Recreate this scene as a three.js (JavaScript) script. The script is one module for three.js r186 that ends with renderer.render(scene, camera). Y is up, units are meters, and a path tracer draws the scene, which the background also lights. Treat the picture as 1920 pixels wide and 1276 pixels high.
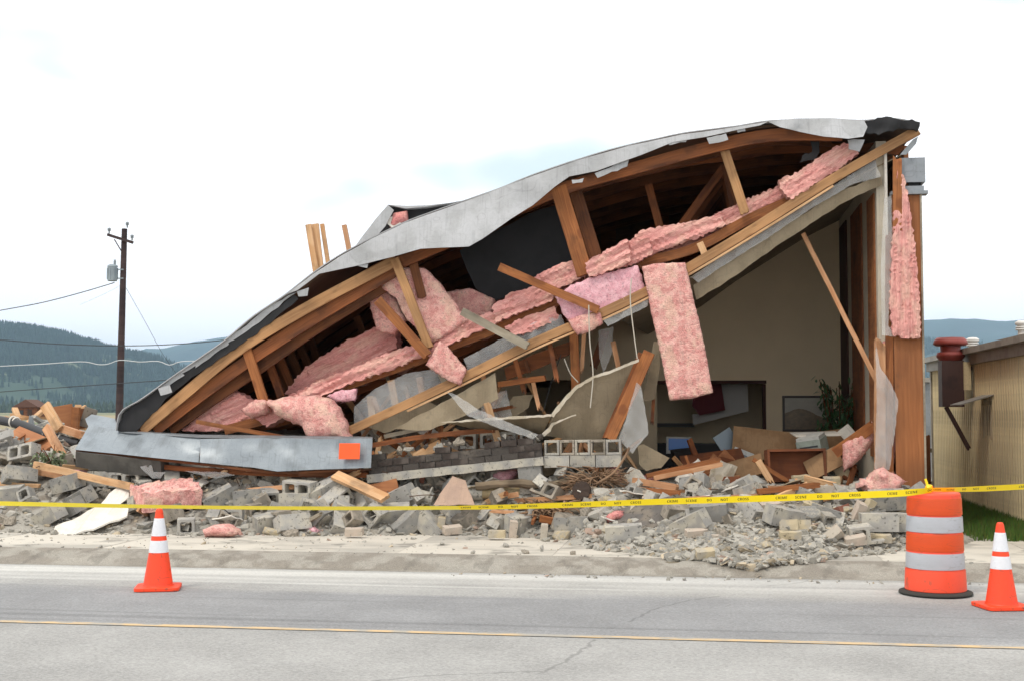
import * as THREE from 'three';
import { ImprovedNoise } from 'three/addons/math/ImprovedNoise.js';
import { ConvexGeometry } from 'three/addons/geometries/ConvexGeometry.js';
import { mergeGeometries, mergeVertices, toCreasedNormals } from 'three/addons/utils/BufferGeometryUtils.js';

// ---------- camera, sky, sun, exposure ----------
const V3 = THREE.Vector3, V = (x, y, z) => new V3(x, y, z);
const scene = new THREE.Scene();
const FOC = 2400, EYE = V(0, 1.56, 0);
const camera = new THREE.PerspectiveCamera(2 * Math.atan(638 / FOC) * 180 / Math.PI, 1920 / 1276, 0.1, 30000);
camera.position.copy(EYE);
camera.rotation.order = 'YXZ';
camera.rotation.set(Math.atan(132 / FOC), 8.5 * Math.PI / 180, 0);
const renderer = new THREE.WebGLRenderer({ antialias: true });
renderer.toneMapping = THREE.LinearToneMapping;
renderer.toneMappingExposure = 1.14;
renderer.shadowMap.enabled = true;

const perlin = new ImprovedNoise();
const fbm = (x, y, z, o = 4) => { let s = 0, a = 0.5, f = 1; for (let i = 0; i < o; i++) { s += a * perlin.noise(x * f + 11.3 * i, y * f + 4.7, z * f + 7.9 * i); a *= 0.5; f *= 2.03; } return s; };
let seed = 12345;
const rnd = () => { seed = (seed + 0x6D2B79F5) | 0; let t = Math.imul(seed ^ (seed >>> 15), 1 | seed); t = (t + Math.imul(t ^ (t >>> 7), 61 | t)) ^ t; return ((t ^ (t >>> 14)) >>> 0) / 4294967296; };
const rr = (a, b) => a + (b - a) * rnd();
const pick = (a) => a[Math.floor(rnd() * a.length)];
const clamp = (x, a = 0, b = 1) => Math.max(a, Math.min(b, x));
const sst = (a, b, x) => { const t = clamp((x - a) / (b - a)); return t * t * (3 - 2 * t); };
const lerp = (a, b, t) => a + (b - a) * t;
const table = (rows, x, k) => { if (x <= rows[0][0]) return rows[0][k]; for (let i = 1; i < rows.length; i++) if (x <= rows[i][0]) return lerp(rows[i - 1][k], rows[i][k], sst(rows[i - 1][0], rows[i][0], x)); return rows[rows.length - 1][k]; };

{ // thin bright overcast with a few pale blue gaps, the same all round
  const w = 1024, h = 512, d = new Float32Array(w * h * 4);
  for (let j = 0; j < h; j++) for (let i = 0; i < w; i++) {
    const a = (i / w) * Math.PI * 2, e = ((j + 0.5) / h - 0.5) * Math.PI, c = Math.cos(e);
    const n = fbm(Math.cos(a) * c * 3 + 3.1, Math.sin(e) * 9 + 1.7, Math.sin(a) * c * 3, 5);
    const gap = sst(0.14, 0.36, n) * 0.75;
    const o = (j * w + i) * 4, b = 1.34;
    d[o] = b * lerp(1, 0.47, gap); d[o + 1] = b * lerp(1, 0.6, gap); d[o + 2] = b * lerp(1.005, 0.62, gap); d[o + 3] = 1;
  }
  const sky = new THREE.DataTexture(d, w, h, THREE.RGBAFormat, THREE.FloatType);
  sky.mapping = THREE.EquirectangularReflectionMapping; sky.magFilter = THREE.LinearFilter; sky.needsUpdate = true;
  scene.background = sky; scene.environment = sky;
}
const sun = new THREE.DirectionalLight(0xfff4e4, 1.5);
sun.name = 'sun'; sun.position.set(-13, 30, 2); sun.target.position.set(-2, 0, -14);
sun.castShadow = true; sun.shadow.radius = 20; sun.shadow.mapSize.set(2048, 2048);
Object.assign(sun.shadow.camera, { left: -25, right: 25, top: 25, bottom: -25, near: 1, far: 90 });
scene.add(sun, sun.target);
scene.fog = new THREE.FogExp2(new THREE.Color(0.52, 0.76, 1), 0.00011);

// ---------- helpers ----------
const rayOf = (px, py) => V((px - 960) / FOC, -(py - 638) / FOC, -1).applyEuler(camera.rotation);
const at = (px, py, z) => { const r = rayOf(px, py); return r.multiplyScalar(z / r.z).add(EYE); };      // a point on the street-parallel plane z
const onY = (px, py, y) => { const r = rayOf(px, py); return r.multiplyScalar((y - EYE.y) / r.y).add(EYE); };

const used = new Map();
const numbered = (n) => { const k = used.get(n) || 0; used.set(n, k + 1); return k ? n + '_' + String(k).padStart(3, '0') : n; };
function tag(o, label, category, group, kind) { o.userData = { label }; if (category) o.userData.category = category; if (group) o.userData.group = group; if (kind) o.userData.kind = kind; return o; }
function shade(o) { o.castShadow = true; o.receiveShadow = true; return o; }
function mesh(name, geo, m, parent = scene) { const o = shade(new THREE.Mesh(geo, m)); o.name = parent === scene ? numbered(name) : name; parent.add(o); return o; }
function thing(name, label, category, pos, group) { const o = new THREE.Group(); o.name = numbered(name); if (pos) o.position.copy(pos); scene.add(o); return tag(o, label, category, group); }
const struct = (name, geo, m, label) => { const o = mesh(name, geo, m); o.userData = { kind: 'structure' }; if (label) o.userData.label = label; return o; };
// a mesh whose geometry is in world metres: put its origin at its own middle
function placed(name, geo, m, parent = scene) {
  geo.computeBoundingBox(); const c = geo.boundingBox.getCenter(V()); c.y = geo.boundingBox.min.y;
  geo.translate(-c.x, -c.y, -c.z); const o = mesh(name, geo, m, parent); o.position.copy(c); return o;
}
// texture coordinates in metres from the axis each face looks along
function uvm(geo, sx = 1, sy = sx, ou = 0, ov = 0) {
  const g = geo.index ? geo.toNonIndexed() : geo; if (!g.attributes.normal) g.computeVertexNormals();
  const p = g.attributes.position, uv = new Float32Array(p.count * 2), a = V(), b = V(), c = V(), n = V();
  for (let i = 0; i < p.count; i += 3) {
    a.fromBufferAttribute(p, i); b.fromBufferAttribute(p, i + 1); c.fromBufferAttribute(p, i + 2);
    n.copy(b).sub(a).cross(c.clone().sub(a)); const x = Math.abs(n.x), y = Math.abs(n.y), z = Math.abs(n.z);
    [a, b, c].forEach((q, k) => { const [u, v] = y >= x && y >= z ? [q.x, q.z] : z >= x ? [q.x, q.y] : [q.z, q.y]; uv[(i + k) * 2] = u * sx + ou; uv[(i + k) * 2 + 1] = v * sy + ov; });
  }
  g.setAttribute('uv', new THREE.BufferAttribute(uv, 2)); return g;
}
const box = (w, h, d, x = 0, y = 0, z = 0, s = 1) => uvm(new THREE.BoxGeometry(w, h, d).translate(x, y, z), s);

// ---------- computed surface textures ----------
function hash(x, y, s) { let h = Math.imul(x, 374761393) + Math.imul(y, 668265263) + Math.imul(s, 2147483647 ^ 0x5bd1e995); h = Math.imul(h ^ (h >>> 13), 1274126177); return ((h ^ (h >>> 16)) >>> 0) / 4294967296; }
function tnoise(u, v, n, m, s) { // tileable value noise, n by m cells
  const x = u * n, y = v * m, i = Math.floor(x), j = Math.floor(y), fx = x - i, fy = y - j, sx = fx * fx * (3 - 2 * fx), sy = fy * fy * (3 - 2 * fy);
  const q = (a, b) => hash(((a % n) + n) % n, ((b % m) + m) % m, s);
  return lerp(lerp(q(i, j), q(i + 1, j), sx), lerp(q(i, j + 1), q(i + 1, j + 1), sx), sy);
}
const tf = (u, v, n, s, o = 4, m = n) => { let a = 0.5, t = 0, w = 0; for (let k = 0; k < o; k++) { t += a * tnoise(u, v, n << k, m << k, s + k); w += a; a *= 0.55; } return t / w; };
function tex(w, h, fn, srgb = true, wrap = THREE.RepeatWrapping) {
  const d = new Uint8Array(w * h * 4);
  for (let j = 0; j < h; j++) for (let i = 0; i < w; i++) { const c = fn((i + 0.5) / w, (j + 0.5) / h), o = (j * w + i) * 4; if (typeof c === 'number') d[o] = d[o + 1] = d[o + 2] = clamp(c) * 255; else for (let k = 0; k < 3; k++) d[o + k] = clamp(c[k]) * 255; d[o + 3] = 255; }
  const t = new THREE.DataTexture(d, w, h); t.wrapS = t.wrapT = wrap; t.magFilter = THREE.LinearFilter; t.minFilter = THREE.LinearMipmapLinearFilter; t.generateMipmaps = true;
  if (srgb) t.colorSpace = THREE.SRGBColorSpace; t.needsUpdate = true; return t;
}
const hex = (h) => [(h >> 16 & 255) / 255, (h >> 8 & 255) / 255, (h & 255) / 255];
const mixc = (a, b, t) => a.map((x, i) => lerp(x, b[i], t));
const mul = (a, k) => a.map((x) => x * k);
const std = (o) => new THREE.MeshStandardMaterial({ roughness: 0.9, metalness: 0, ...o });

const grainMap = tex(512, 512, (u, v) => 0.5 * tf(u, v, 16, 3, 4) + 0.5 * hash(Math.floor(u * 512), Math.floor(v * 512), 5), false);
const cement = (base, warm, s) => tex(512, 512, (u, v) => { const n = tf(u, v, 4, s, 5), g = hash(Math.floor(u * 512), Math.floor(v * 512), s), q = tf(u, v, 24, s + 9, 3); return mul(mixc(hex(base), hex(warm), sst(0.42, 0.7, n)), 0.86 + 0.2 * n + 0.1 * (g - 0.5) - 0.28 * sst(0.66, 0.8, q)); });
const concreteM = [[0xa19e98, 0xb3ad9f, 21], [0xaeaba5, 0xbdb7a9, 35], [0x94928d, 0xa59f93, 47], [0x8d8578, 0xa2988a, 53], [0xc0bcb3, 0xb0a99c, 57]].map(([a, b, s]) => std({ map: cement(a, b, s), bumpMap: grainMap, bumpScale: 0.004, roughness: 0.96 }));
const buffM = [[0xc4b596, 0xaaa293, 61], [0xc6b6a6, 0xb0a799, 71]].map(([a, b, s]) => std({ map: cement(a, b, s), bumpMap: grainMap, bumpScale: 0.003, roughness: 0.95 }));
const darkBrickM = std({ map: cement(0x3f3631, 0x58504a, 81), bumpMap: grainMap, bumpScale: 0.003 });
const lintelM = std({ map: cement(0x4e4843, 0x686057, 89), bumpMap: grainMap, bumpScale: 0.004 });
const slateM = std({ map: cement(0x6a6560, 0x7d7468, 87), bumpMap: grainMap, bumpScale: 0.004 });
const woodTex = (a, b, s, knots = 0.5) => tex(512, 256, (u, v) => {
  const warp = tf(u, v, 3, s, 3) * 0.12, g = tnoise(u, v + warp, 4, 42, s), g2 = tnoise(u, v + warp * 0.6, 10, 120, s + 3), st = tf(u, v, 3, s + 5, 3, 2);
  const k = knots * sst(0.78, 0.9, tnoise(u, v, 5, 4, s + 8));
  const dirt = tf(u, v, 6, s + 21, 4, 3); return mul(mixc(hex(a), hex(b), clamp(0.62 * g + 0.3 * g2 + k)), 0.8 + 0.34 * st - 0.16 * sst(0.55, 0.8, dirt));
});
const woodBump = tex(256, 256, (u, v) => 0.6 * tnoise(u, v, 4, 60, 3) + 0.4 * tnoise(u, v, 12, 120, 8), false);
const wood = (a, b, s, k) => std({ map: woodTex(a, b, s, k), bumpMap: woodBump, bumpScale: 0.0015, roughness: 0.82 });
const pineM = wood(0xd9b48c, 0xbf9063, 101), pine2M = wood(0xd2a47e, 0xb17b52, 111), firM = wood(0xa66a3a, 0x7d4824, 121, 0.7), fir2M = wood(0x95582c, 0x6b3b1d, 131, 0.7), brownM = wood(0x774725, 0x542f18, 141), greyWoodM = wood(0xa49a88, 0x877c6b, 151), tanM0 = wood(0xb98e62, 0x946b45, 127, 0.6), plyM = wood(0xb87c50, 0x9c6440, 161, 0.2), sidingM = wood(0xa0673c, 0x86512c, 171, 0.4);
const scuffed = (base, dirt, s, amt = 1) => std({ map: tex(512, 512, (u, v) => { const n = tf(u, v, 9, s, 4), k = tf(u, v, 30, s + 3, 3), r = 1 - Math.abs(2 * tnoise(u + 0.05 * n, v, 5, 26, s + 6) - 1), sp = hash(Math.floor(u * 300), Math.floor(v * 300), s); return mixc(mul(hex(base), 0.95 + 0.08 * n), hex(dirt), clamp(amt * (0.5 * sst(0.62, 0.74, n) * sst(0.4, 0.6, k) + 0.45 * sst(0.975, 1, r) + (sp > 0.985 ? 0.3 : 0)))); }), roughness: 0.48 });
const pinkTex = (a, b, c, s) => tex(512, 512, (u, v) => { const w = tf(u, v, 8, s, 3), x = u + 0.05 * w, y = v + 0.07 * tf(u, v, 8, s + 31, 3), n = tf(x, y, 12, s + 2, 3), r = 1 - Math.abs(2 * tnoise(x, y, 34, 34, s + 5) - 1), r2 = 1 - Math.abs(2 * tnoise(x + 0.02 * w, y, 80, 80, s + 7) - 1), q = tf(u, v, 4, s + 11, 4), k = tf(u, v, 26, s + 17, 2); let p = mixc(hex(a), hex(b), clamp(0.5 * sst(0.3, 0.7, n) + 0.35 * r ** 3 + 0.3 * r2 ** 3)); p = mixc(p, hex(c), 0.55 * sst(0.5, 0.7, q)); return mul(p, 0.92 + 0.12 * r2 - 0.12 * sst(0.64, 0.8, k)); });
const fluffBump = tex(512, 512, (u, v) => { const w = tf(u, v, 8, 5, 3), x = u + 0.05 * w, y = v + 0.07 * tf(u, v, 8, 36, 3), r = 1 - Math.abs(2 * tnoise(x, y, 34, 34, 10) - 1), r2 = 1 - Math.abs(2 * tnoise(x + 0.02 * w, y, 80, 80, 12) - 1); return 0.35 * tf(x, y, 12, 7, 3) + 0.35 * r + 0.3 * r2; }, false);
const pinkM = std({ map: pinkTex(0xcf8a84, 0xeec0b4, 0xe2c3ac, 201), bumpMap: fluffBump, bumpScale: 0.016, roughness: 1 });
const pinkPaleM = std({ map: pinkTex(0xd396a0, 0xe8bcc2, 0xd2a6ac, 221), bumpMap: fluffBump, bumpScale: 0.008, roughness: 1 });
const pinkDeepM = std({ map: pinkTex(0xc07270, 0xe0a29a, 0xd0988c, 241), bumpMap: fluffBump, bumpScale: 0.016, roughness: 1 });
const strataTex = tex(512, 512, (u, v) => { const w = tf(u, v, 4, 261, 3), y = v + 0.05 * w, l = tnoise(u + 0.1 * w, y, 5, 40, 263), l2 = tnoise(u, y, 14, 110, 267), f = tnoise(u, v, 60, 200, 271), q = tf(u, v, 4, 273, 3); return mul(mixc(mixc(hex(0xc27c78), hex(0xeab4a8), clamp(0.55 * l + 0.4 * l2 + 0.15 * f)), hex(0xe2c3ac), 0.4 * sst(0.55, 0.75, q)), 0.9 + 0.14 * f); });
const strataM = std({ map: strataTex, bumpMap: fluffBump, bumpScale: 0.008, roughness: 1 });
const sheetTex = (a, b, s, str = 0.3) => tex(512, 512, (u, v) => { const n = tf(u, v, 5, s, 5), q = tf(u, v, 40, s + 4, 3), st = tnoise(u, v, 90, 5, s + 8), sp = hash(Math.floor(u * 256), Math.floor(v * 256), s), sc = 1 - Math.abs(2 * tnoise(u + 0.04 * n, v + 0.06 * n, 7, 12, s + 9) - 1); return mul(mixc(hex(a), hex(b), sst(0.4, 0.7, n)), 0.97 + 0.06 * (q - 0.5) - str * 0.16 * sst(0.7, 0.92, st) - (sp > 0.988 ? 0.14 : 0) - 0.07 * sst(0.96, 0.995, sc)); });
const membraneM = std({ map: sheetTex(0xb2b3b5, 0xa4a5a6, 301), roughness: 0.72, bumpMap: grainMap, bumpScale: 0.001, side: THREE.DoubleSide });
const feltM = std({ map: sheetTex(0x1e1e21, 0x161618, 311), roughness: 0.75 });
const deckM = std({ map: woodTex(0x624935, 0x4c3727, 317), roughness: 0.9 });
const fasciaM = std({ map: sheetTex(0x8f979d, 0x7f868b, 321), roughness: 0.45, metalness: 0.3 });
const gypsumM = std({ map: sheetTex(0x94866f, 0x887a64, 331), roughness: 0.95 });
const gypsumWhiteM = std({ map: sheetTex(0xe4dfd5, 0xdad3c6, 341), roughness: 0.95, bumpMap: grainMap, bumpScale: 0.001 });
const paintM = std({ map: tex(256, 256, (u, v) => mul([0.86, 0.79, 0.67], 0.97 + 0.06 * tf(u, v, 6, 351, 4))), roughness: 0.9 });
const plasticM = std({ color: 0xd4d4d2, roughness: 0.32, transparent: true, opacity: 0.24, side: THREE.DoubleSide });
const tornM = std({ map: sheetTex(0xc9bfae, 0xb4a893, 345), roughness: 0.95 });
const tinM = std({ map: sheetTex(0x8f9499, 0x7e8386, 361), roughness: 0.5, metalness: 0.3 });
// ---------- shape builders ----------
// a sawn board from A to B; w is the face turned to the street, t its thickness; one end may be splintered
function boardGeo(L, w, t, { bend = 0, split = 0.025, s0 = rr(0, 9) } = {}) {
  const nx = Math.max(4, Math.round(L / 0.25)), g = new THREE.BoxGeometry(L, w, t, nx, split ? 5 : 1, 1), p = g.attributes.position;
  const jag = [0, 1, 2, 3, 4, 5].map(() => rnd());
  for (let i = 0; i < p.count; i++) {
    let x = p.getX(i), y = p.getY(i), z = p.getZ(i); const u = x / L;
    if (split && u > 0.49) x -= split * jag[Math.round((y / w + 0.5) * 5)] * (1 + 0.2 * Math.sign(z));
    y += bend * (0.25 - u * u) * 4 + 0.002 * Math.sin(x * 7 + s0); z += 0.003 * Math.sin(x * 5 + s0 * 2);
    p.setXYZ(i, x, y, z);
  }
  g.computeVertexNormals();
  const q = uvm(toCreasedNormals(g, 0.5), 0.8, 2.2, s0, s0 * 1.7); return q;
}
const UPX = V(), UPZ = V(), UPY = V();
function setAlong(o, A, B, face = V(0, 0, 1)) {
  UPX.copy(B).sub(A).normalize(); UPZ.copy(face).addScaledVector(UPX, -face.dot(UPX)).normalize(); UPY.crossVectors(UPZ, UPX);
  o.quaternion.setFromRotationMatrix(new THREE.Matrix4().makeBasis(UPX, UPY, UPZ)); o.position.copy(A).add(B).multiplyScalar(0.5);
}
function board(name, A, B, w, t, m, opt = {}, parent = scene) { const o = mesh(name, boardGeo(A.distanceTo(B), w, t, opt), m, parent); setAlong(o, A, B, opt.face); return o; }
const P = (a) => at(a[0], a[1], a[2]);
function lumber(name, label, a, b, w, t, m, opt = {}) { return tag(board(name, P(a), P(b), w, t, m, opt), label, opt.cat || 'board', opt.group); }

// a beam that follows a line of picture points on plane z, w metres high, d metres deep behind z
function ribbonGeo(pts, w, z, d) {
  const c = new THREE.CatmullRomCurve3(pts.map((q) => at(q[0], q[1], z))), n = pts.length * 5, top = [], bot = [], q = V();
  for (let i = 0; i <= n; i++) { const p = c.getPointAt(i / n), t = c.getTangentAt(i / n); q.set(-t.y, t.x, 0).normalize(); if (q.y < 0) q.negate(); top.push([p.x + q.x * w / 2, p.y + q.y * w / 2]); bot.push([p.x - q.x * w / 2, p.y - q.y * w / 2]); }
  const pos = [], uv = []; let len = 0;
  const quad = (a, b, c2, e, ua, ub, v0, v1) => { pos.push(...a, ...b, ...c2, ...a, ...c2, ...e); uv.push(ua, v0, ub, v0, ub, v1, ua, v0, ub, v1, ua, v1); };
  const f = (p, k) => [p[0], p[1], k ? z - d : z];
  for (let i = 0; i < n; i++) {
    const L = Math.hypot(top[i + 1][0] - top[i][0], top[i + 1][1] - top[i][1]), u0 = len * 0.8, u1 = (len + L) * 0.8; len += L;
    quad(f(bot[i]), f(bot[i + 1]), f(top[i + 1]), f(top[i]), u0, u1, 0, w * 2.2);
    quad(f(bot[i + 1], 1), f(bot[i], 1), f(top[i], 1), f(top[i + 1], 1), u1, u0, 0, w * 2.2);
    quad(f(top[i]), f(top[i + 1]), f(top[i + 1], 1), f(top[i], 1), u0, u1, 0.3, 0.3 + d * 2.2);
    quad(f(bot[i], 1), f(bot[i + 1], 1), f(bot[i + 1]), f(bot[i]), u0, u1, 0.6, 0.6 + d * 2.2);
  }
  for (const [i, s] of [[0, 0], [n, 1]]) { const a = f(bot[i], s), b = f(bot[i], 1 - s), c2 = f(top[i], 1 - s), e = f(top[i], s); quad(a, b, c2, e, 0, d, 0, w); }
  const g = new THREE.BufferGeometry(); g.setAttribute('position', new THREE.Float32BufferAttribute(pos, 3)); g.setAttribute('uv', new THREE.Float32BufferAttribute(uv, 2)); g.computeVertexNormals();
  return g;
}
const ribbon = (name, pts, w, z, d, m, parent) => placed2(name, ribbonGeo(pts, w, z, d), m, parent);
function placed2(name, geo, m, parent = scene) { // origin at the middle, keeps a parent that sits at the world's origin
  return placed(name, geo, m, parent);
}
// Delaunay triangles of a few hundred points
function delaunay(pts) {
  const n = pts.length, M = 1e4, all = pts.concat([[-M * 3, -M], [M * 3, -M], [0, M * 3]]);
  const mk = (a, b, c) => { const [ax, ay] = all[a], [bx, by] = all[b], [cx, cy] = all[c], D = 2 * (ax * (by - cy) + bx * (cy - ay) + cx * (ay - by)); const A = ax * ax + ay * ay, B = bx * bx + by * by, C = cx * cx + cy * cy; const x = (A * (by - cy) + B * (cy - ay) + C * (ay - by)) / D, y = (A * (cx - bx) + B * (ax - cx) + C * (bx - ax)) / D; return { a, b, c, x, y, r: (ax - x) ** 2 + (ay - y) ** 2 }; };
  let T = [mk(n, n + 1, n + 2)];
  for (let i = 0; i < n; i++) {
    const [x, y] = all[i], E = new Map(), keep = [];
    for (const t of T) { if ((x - t.x) ** 2 + (y - t.y) ** 2 < t.r * (1 + 1e-9)) for (const [p, q] of [[t.a, t.b], [t.b, t.c], [t.c, t.a]]) { const k = p < q ? p * 1e5 + q : q * 1e5 + p; if (E.has(k)) E.set(k, null); else E.set(k, [p, q]); } else keep.push(t); }
    for (const e of E.values()) if (e) keep.push(mk(e[0], e[1], i));
    T = keep;
  }
  return T.filter((t) => t.a < n && t.b < n && t.c < n);
}
// an irregular sheet or pad: outline points [px, py, z] of its street side; each is put at its own distance; thickness goes along -dir
function patchGeo(outline, { z = ZF, cell = 0.09, thick = 0.012, rag = 0, noise = 0, freq = 6, bulge = 0, round = 0.08, fold = null, dir = V(0, 0, 1), crease = 0.9, uvs = 1, fuzz = 0, hair = 0, strata = null } = {}) {
  const C = outline.map((q) => [q[0], q[1], q[2] ?? z]);
  const zc = C.reduce((s, q) => s + q[2], 0) / C.length, ppm = FOC / -zc, step = cell * ppm;
  // plane fit for z plus what is left near each corner
  let sx = 0, sy = 0; C.forEach((q) => { sx += q[0]; sy += q[1]; }); sx /= C.length; sy /= C.length;
  let xx = 1e-6, xy = 0, yy = 1e-6, xz = 0, yz = 0; C.forEach((q) => { const a = q[0] - sx, b = q[1] - sy, c = q[2] - zc; xx += a * a; xy += a * b; yy += b * b; xz += a * c; yz += b * c; });
  const det = xx * yy - xy * xy, ca = (xz * yy - yz * xy) / det, cb = (yz * xx - xz * xy) / det;
  const lin = (x, y) => zc + ca * (x - sx) + cb * (y - sy), res = C.map((q) => q[2] - lin(q[0], q[1]));
  const zAt = (x, y) => { let w = 0, s = 0; C.forEach((q, i) => { const d = 1 / ((q[0] - x) ** 2 + (q[1] - y) ** 2 + 4); const k = d * d; w += k; s += k * res[i]; }); return lin(x, y) + s / w; };
  const edge = [];
  for (let i = 0; i < C.length; i++) { const a = C[i], b = C[(i + 1) % C.length], L = Math.hypot(b[0] - a[0], b[1] - a[1]), n = Math.max(1, Math.round(L / step)); const nx = (b[1] - a[1]) / L, ny = -(b[0] - a[0]) / L; for (let k = 0; k < n; k++) { const t = k / n, j = rag * (k ? (rnd() - 0.5) * 2 : (rnd() - 0.5)); edge.push([lerp(a[0], b[0], t) + nx * j, lerp(a[1], b[1], t) + ny * j]); } }
  const inside = (x, y) => { let r = false; for (let i = 0, j = edge.length - 1; i < edge.length; j = i++) { const [xi, yi] = edge[i], [xj, yj] = edge[j]; if ((yi > y) !== (yj > y) && x < (xj - xi) * (y - yi) / (yj - yi) + xi) r = !r; } return r; };
  const dEdge = (x, y) => { let m = 1e9; for (let i = 0, j = edge.length - 1; i < edge.length; j = i++) { const [ax, ay] = edge[j], [bx, by] = edge[i], dx = bx - ax, dy = by - ay, t = clamp(((x - ax) * dx + (y - ay) * dy) / (dx * dx + dy * dy + 1e-9)); m = Math.min(m, Math.hypot(ax + dx * t - x, ay + dy * t - y)); } return m; };
  const pts = edge.map((q) => [q[0], q[1]]), nE = pts.length;
  const x0 = Math.min(...edge.map((q) => q[0])), x1 = Math.max(...edge.map((q) => q[0])), y0 = Math.min(...edge.map((q) => q[1])), y1 = Math.max(...edge.map((q) => q[1]));
  for (let y = y0, r = 0; y < y1; y += step * 0.87, r++) for (let x = x0 + (r % 2) * step / 2; x < x1; x += step) { const X = x + (rnd() - 0.5) * step * 0.3, Y = y + (rnd() - 0.5) * step * 0.3; if (inside(X, Y) && dEdge(X, Y) > step * 0.45) pts.push([X, Y]); }
  const T = delaunay(pts.map((q) => [(q[0] - x0) + rnd() * 1e-3, (q[1] - y0) + rnd() * 1e-3])).filter((t) => inside((pts[t.a][0] + pts[t.b][0] + pts[t.c][0]) / 3, (pts[t.a][1] + pts[t.b][1] + pts[t.c][1]) / 3));
  const F = [], B = [];
  pts.forEach((q, i) => {
    const p = at(q[0], q[1], zAt(q[0], q[1])), de = i < nE ? 0 : dEdge(q[0], q[1]) / ppm; let d = 0;
    if (bulge) d += bulge * Math.sqrt(1 - (1 - clamp(de / round)) ** 2);
    if (noise) d += noise * fbm(p.x * freq, p.y * freq, p.z * freq, 3) * 2 * (bulge ? 0.3 + 0.7 * clamp(de / round) : 1);
    if (fuzz && i >= nE) d += fuzz * (rnd() - 0.5);
    if (fold) d += fold(p.x, p.y);
    const b = p.clone().addScaledVector(dir, -thick + (bulge ? 0 : d)); p.addScaledVector(dir, d); F.push(p); B.push(b);
  });
  const pos = [], edgeUse = new Map(), tri = (a, b, c) => pos.push(a.x, a.y, a.z, b.x, b.y, b.z, c.x, c.y, c.z);
  for (const t of T) {
    let { a, b, c } = t; if ((pts[b][0] - pts[a][0]) * (pts[c][1] - pts[a][1]) - (pts[b][1] - pts[a][1]) * (pts[c][0] - pts[a][0]) > 0) [b, c] = [c, b];
    tri(F[a], F[b], F[c]); tri(B[a], B[c], B[b]);
    for (const [p, q] of [[a, b], [b, c], [c, a]]) { const k = p < q ? p * 1e5 + q : q * 1e5 + p; edgeUse.set(k, edgeUse.has(k) ? null : [p, q]); }
  }
  for (const e of edgeUse.values()) if (e) { const [p, q] = e; tri(F[p], B[p], B[q]); tri(F[p], B[q], F[q]); }
  const hp = [];
  for (let i = 0; i < hair; i++) { const k = rnd() < 0.6 ? Math.floor(rnd() * nE) : Math.floor(rnd() * F.length), p = F[k].clone().lerp(B[k], k < nE ? rnd() : 0), d = k < nE ? at(pts[k][0], pts[k][1], zc).sub(at(sx, sy, zc)).normalize().multiplyScalar(rnd()) : V(0, 0, 0); d.add(V(rr(-0.7, 0.7), rr(-0.8, 0.5), rr(0.1, 0.8))).normalize().multiplyScalar(rr(0.012, 0.045)); const w = V(d.y, -d.x, 0.2).normalize().multiplyScalar(0.0022); hp.push(p.x - w.x, p.y - w.y, p.z - w.z, p.x + w.x, p.y + w.y, p.z + w.z, p.x + d.x, p.y + d.y, p.z + d.z); }
  let g = new THREE.BufferGeometry(); g.setAttribute('position', new THREE.Float32BufferAttribute(pos, 3));
  if (bulge) { g = mergeVertices(g, 1e-4); g.computeVertexNormals(); g = g.toNonIndexed(); } else g = toCreasedNormals(g, crease);
  if (hair) { const h = new THREE.BufferGeometry(); h.setAttribute('position', new THREE.Float32BufferAttribute(hp, 3)); h.computeVertexNormals(); g.deleteAttribute('uv'); g = mergeGeometries([g, h]); }
  g = uvm(g, uvs, uvs, rr(0, 5), rr(0, 5));
  if (strata !== null) { const c = Math.cos(strata), s2 = Math.sin(strata), p = g.attributes.position, u = g.attributes.uv; for (let i = 0; i < p.count; i++) { const x = p.getX(i), y = p.getY(i) + p.getZ(i); u.setXY(i, (x * c + y * s2) * 0.8, (y * c - x * s2) * 2.2); } }
  return g;
}
const patch = (name, outline, m, opt, parent) => placed(name, patchGeo(outline, opt), m, parent);
const battGeo = (outline, o) => { const gs = []; for (let k = 0; k < (o.layers || 1); k++) gs.push(patchGeo(k ? outline.map((q) => [q[0] + rr(-5, 5), q[1] + rr(-7, 2) - 3 * k, (q[2] ?? o.z ?? ZF) - 0.035 * k]) : outline, { ...o, rag: (o.rag ?? 2) * (k ? 1.6 : 1) })); return gs.length > 1 ? mergeGeometries(gs) : gs[0]; };
const batt = (name, label, outline, m, opt = {}) => tag(placed(name, battGeo(outline, { cell: 0.04, thick: 0.06, rag: 1.3, noise: 0.01, freq: 6, bulge: 0.02, round: 0.028, fuzz: 0.012, uvs: 1.7, hair: 420, ...(opt.strata !== undefined ? { bulge: 0, cell: 0.03, noise: 0, rag: 2.4, crease: 0.7, fold: (x, y) => { const c = Math.cos(opt.strata), q = Math.sin(opt.strata), u = x * c + y * q, v = y * c - x * q; return 0.07 * fbm(u * 1.6, v * 17, 3, 3) + 0.03 * fbm(u * 7, v * 34, 5, 2) + 0.03 * fbm(u * 4, v * 4, 7, 2); } } : { bulge: 0.01, round: 0.016, noise: 0.012 }), ...opt }), opt.strata !== undefined ? strataM : m), label, 'insulation', opt.group);
const tubeGeo = (pts, r, seg = 40, rad = 6) => new THREE.TubeGeometry(new THREE.CatmullRomCurve3(pts), seg, r, rad, false);
const lathe = (prof, seg = 40) => new THREE.LatheGeometry(prof.map(([r, y]) => new THREE.Vector2(r, y)), seg);

const ZF = -15.6;     // the street front of the fallen building

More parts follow.
